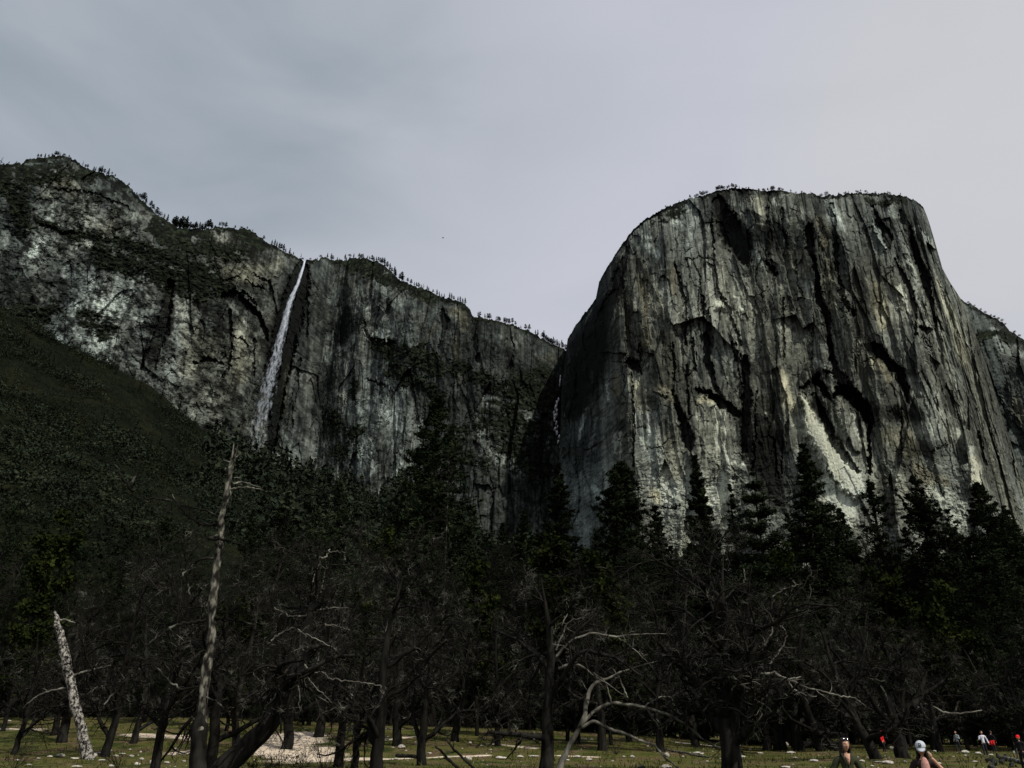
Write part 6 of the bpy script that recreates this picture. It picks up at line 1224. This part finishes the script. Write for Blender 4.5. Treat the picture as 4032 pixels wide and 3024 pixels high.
    if vox < .01:                                  # close enough to show the face
        for s in (-1, 1):
            bm = bmesh.new(); bmesh.ops.create_icosphere(bm, subdivisions=3, radius=.115); em = bpy.data.meshes.new('eye'); bm.to_mesh(em); bm.free(); em.materials.append(M['eye']); em.transform(HM @ Matrix.Translation((s*.235, -.60, .06)) @ Matrix.Diagonal((1.1, .75, .62, 1))); obj('eye', em, t)
            P, Rr = bend([(s*.10, -.775, .20, .022), (s*.24, -.75, .25, .03), (s*.40, -.61, .21, .014)], 7); em = raw_mesh('eyebrow', *tubes(P, Rr, 6), M['hair'], True); em.transform(HM); obj('eyebrow', em, t)
        P, Rr = bend([(-.20, -.70, -.455, .012), (-.07, -.80, -.44, .040), (.07, -.80, -.44, .040), (.20, -.70, -.455, .012)], 9); em = raw_mesh('lips', *tubes(P, Rr, 7), M['lip'], True); em.transform(HM); obj('mouth', em, t)
    return t, HM
def face_cam(p): return -math.atan2(p.x, p.y)
def stand(px, Y): q = float(qr(px, 2960)[0]); x = q*Y; return Vector((x, Y, gz(x, Y)))

# woman near the camera
p = stand(3328, 15.5); p.z = 0.
w, HM = person('woman in an olive jacket with long dark hair and sunglasses pushed up on her head', p, face_cam(p)+R(14), 1.665, [((-.30, .06, 1.05), (-.27, -.06, .82), (.02, -.1, -1), .5), ((.30, .06, 1.05), (.27, -.08, .82), (-.02, -.1, -1), .5)], [(0, .10, 0), (0, -.12, .02)], R(4), R(10), 'olive', 'navy', .0065, .94, 'long', coat=True)
parts = []
for s in (-1, 1):
    P, Rr = bend([(s*.70, .05, .50, .022), (s*.66, -.45, .78, .022), (s*.52, -.66, .92, .025)], 7); parts.append(tubes(P, Rr, 6))
P, Rr = bend([(-.08, -.72, .93, .03), (0, -.73, .96, .03), (.08, -.72, .93, .03)], 5); parts.append(tubes(P, Rr, 6))
Vv, Fq = join(parts); sgm = raw_mesh('sunglasses', Vv, Fq, M['black'], True); sgm.transform(HM); sg = obj('sunglasses', sgm, w)
for s in (-1, 1):
    bm = bmesh.new(); bmesh.ops.create_uvsphere(bm, u_segments=20, v_segments=12, radius=1); em = bpy.data.meshes.new('lens'); bm.to_mesh(em); bm.free(); em.materials.append(M['lens']); em.polygons.foreach_set('use_smooth', np.ones(len(em.polygons), bool)); em.transform(HM @ Matrix.Translation((s*.29, -.64, .90)) @ Matrix.Rotation(R(-38), 4, 'X') @ Matrix.Diagonal((.25, .06, .17, 1))); obj('lens', em, sg)
# open collar, lapels and a necklace
for s in (-1, 1):
    P, Rr = bend([(s*.03, -.115, 1.235, .012), (s*.06, -.115, 1.33, .02), (s*.085, -.07, 1.415, .024), (s*.06, .03, 1.445, .022), (0, .06, 1.45, .02)], 12); obj('collar', raw_mesh('collar', *tubes(P, Rr, 8), M['olive'], True), w)
bm = bmesh.new()
vv = [bm.verts.new(c) for c in [(-.052, -.092, 1.42), (.052, -.092, 1.42), (.03, -.125, 1.32), (0, -.132, 1.22), (-.03, -.125, 1.32)]]; bm.faces.new(vv); em = bpy.data.meshes.new('neckline'); bm.to_mesh(em); bm.free(); obj('neckline', baked(em, [('SOLIDIFY', dict(thickness=.012))], M['skin']), w)
P, Rr = bend([(-.05, -.095, 1.41, .004), (-.02, -.128, 1.36, .006), (0, -.136, 1.33, .012), (.02, -.128, 1.36, .006), (.05, -.095, 1.41, .004)], 14); obj('necklace', raw_mesh('necklace', *tubes(P, Rr, 6), M['pink'], True), w)
# girl with the pale cap
p = stand(3628, 15.3); p.z = 0.
g_, HM = person('girl in a pale cap marked B, face in shade, one forearm raised to her cheek', p, face_cam(p)+R(4), 1.60, [((-.27, .05, 1.02), (-.20, -.18, .90), (.2, -.6, -.3), .7), ((.31, -.10, 1.12), (.125, -.21, 1.365), (-.22, -.02, .95), .5)], None, R(16), R(-6), 'maroon', 'navy', .0065, .90, 'long', ('B', M['cap']), sleeve=.25)
bm = bmesh.new(); bmesh.ops.create_uvsphere(bm, u_segments=20, v_segments=14, radius=1); em = bpy.data.meshes.new('top'); bm.to_mesh(em); bm.free(); em.materials.append(M['pink']); em.transform(Matrix.Translation((.015, -.070, 1.20)) @ Matrix.Diagonal((.070, .048, .17, 1))); obj('scarf', em, g_)
# figures farther off
REL = lambda c=.5: [((-.25, .04, 1.12), (-.27, -.05, .86), (0, -.1, -1), c), ((.25, .04, 1.12), (.27, -.05, .86), (0, -.1, -1), c)]
p = stand(3880, 64); person('man in a white long sleeved shirt and dark trousers, one hand raised to his chest', p, face_cam(p)+R(12), 1.78, [((-.26, -.02, 1.16), (-.06, -.22, 1.33), (.5, -.3, .5), .8), ((.30, .06, 1.15), (.36, -.02, .90), (.1, -.1, -1), .4)], [(-.02, -.08, 0), (.02, .10, 0)], R(4), 0, 'white', 'navy', .014, 1.08)
p = stand(3778, 72); person('person in a grey jacket and dark trousers walking beyond a pale boulder', p, face_cam(p)+R(-35), 1.72, [((-.25, .06, 1.10), (-.22, -.10, .95), (.2, -.6, -.4), .6), ((.25, .0, 1.10), (.16, -.22, 1.25), (-.3, -.3, .5), .8)], [(0, -.18, .03), (0, .18, 0)], R(8), 0, 'grey', 'navy', .014, .95)
p = stand(3917, 71); person('person in dark clothes, red jacket tied round the hips, behind the man in white', p, face_cam(p)+R(160), 1.70, REL(), None, 0, 0, 'black', 'navy', .014, .95)
P, Rr = bend([(-.16, -.10, .93, .035), (-.20, .05, .93, .04), (0, .15, .92, .05), (.20, .05, .93, .04), (.16, -.10, .93, .035)], 14)
pr = COL.objects[-1].parent
Vv, Fq = join([tubes(P, Rr, 8), tubes(*bend([(-.13, .14, .90, .06), (-.12, .17, .76, .08), (-.13, .16, .64, .05)], 7), 8), tubes(*bend([(.03, .15, .90, .06), (.03, .18, .74, .09), (.03, .17, .60, .05)], 7), 8), tubes(*bend([(.14, .13, .90, .05), (.15, .16, .78, .07), (.15, .15, .66, .05)], 7), 8)])
obj('tied_jacket', raw_mesh('tied_jacket', Vv, Fq, M['red'], True), pr)
p = stand(3484, 74); person('person in a red jacket and red cap seen far off between the bare trunks', p, face_cam(p)+R(70), 1.76, REL(.6), [(0, -.12, .02), (0, .14, 0)], 0, 0, 'red', 'black', .014, 1., 'short', ('plain', M['red']))
p = stand(4022, 46); pp, HM = person('person in black with a red cap, cut by the right edge, pale cup in hand', p, face_cam(p)+R(-20), 1.74, [((-.26, .02, 1.12), (-.30, -.12, .95), (-.1, -.6, -.3), .9), ((.25, .04, 1.12), (.27, -.05, .86), (0, -.1, -1), .5)], None, 0, 0, 'black', 'black', .014, 1.05, 'short', ('plain', M['red']))
mw = Matrix.Translation(p) @ Matrix.Rotation(face_cam(p)+R(-20), 4, 'Z')
bm = bmesh.new(); bmesh.ops.create_cone(bm, cap_ends=True, segments=16, radius1=.032, radius2=.042, depth=.12); bmesh.ops.bevel(bm, geom=bm.edges[:], offset=.004, segments=1, affect='EDGES'); em = bpy.data.meshes.new('cup'); bm.to_mesh(em); bm.free(); em.materials.append(M['cap'])
tag(obj('cup', em, None, mw @ Vector((-.31, -.20, .93))), 'small pale cup in the hand of the person at the right edge', 'cup')
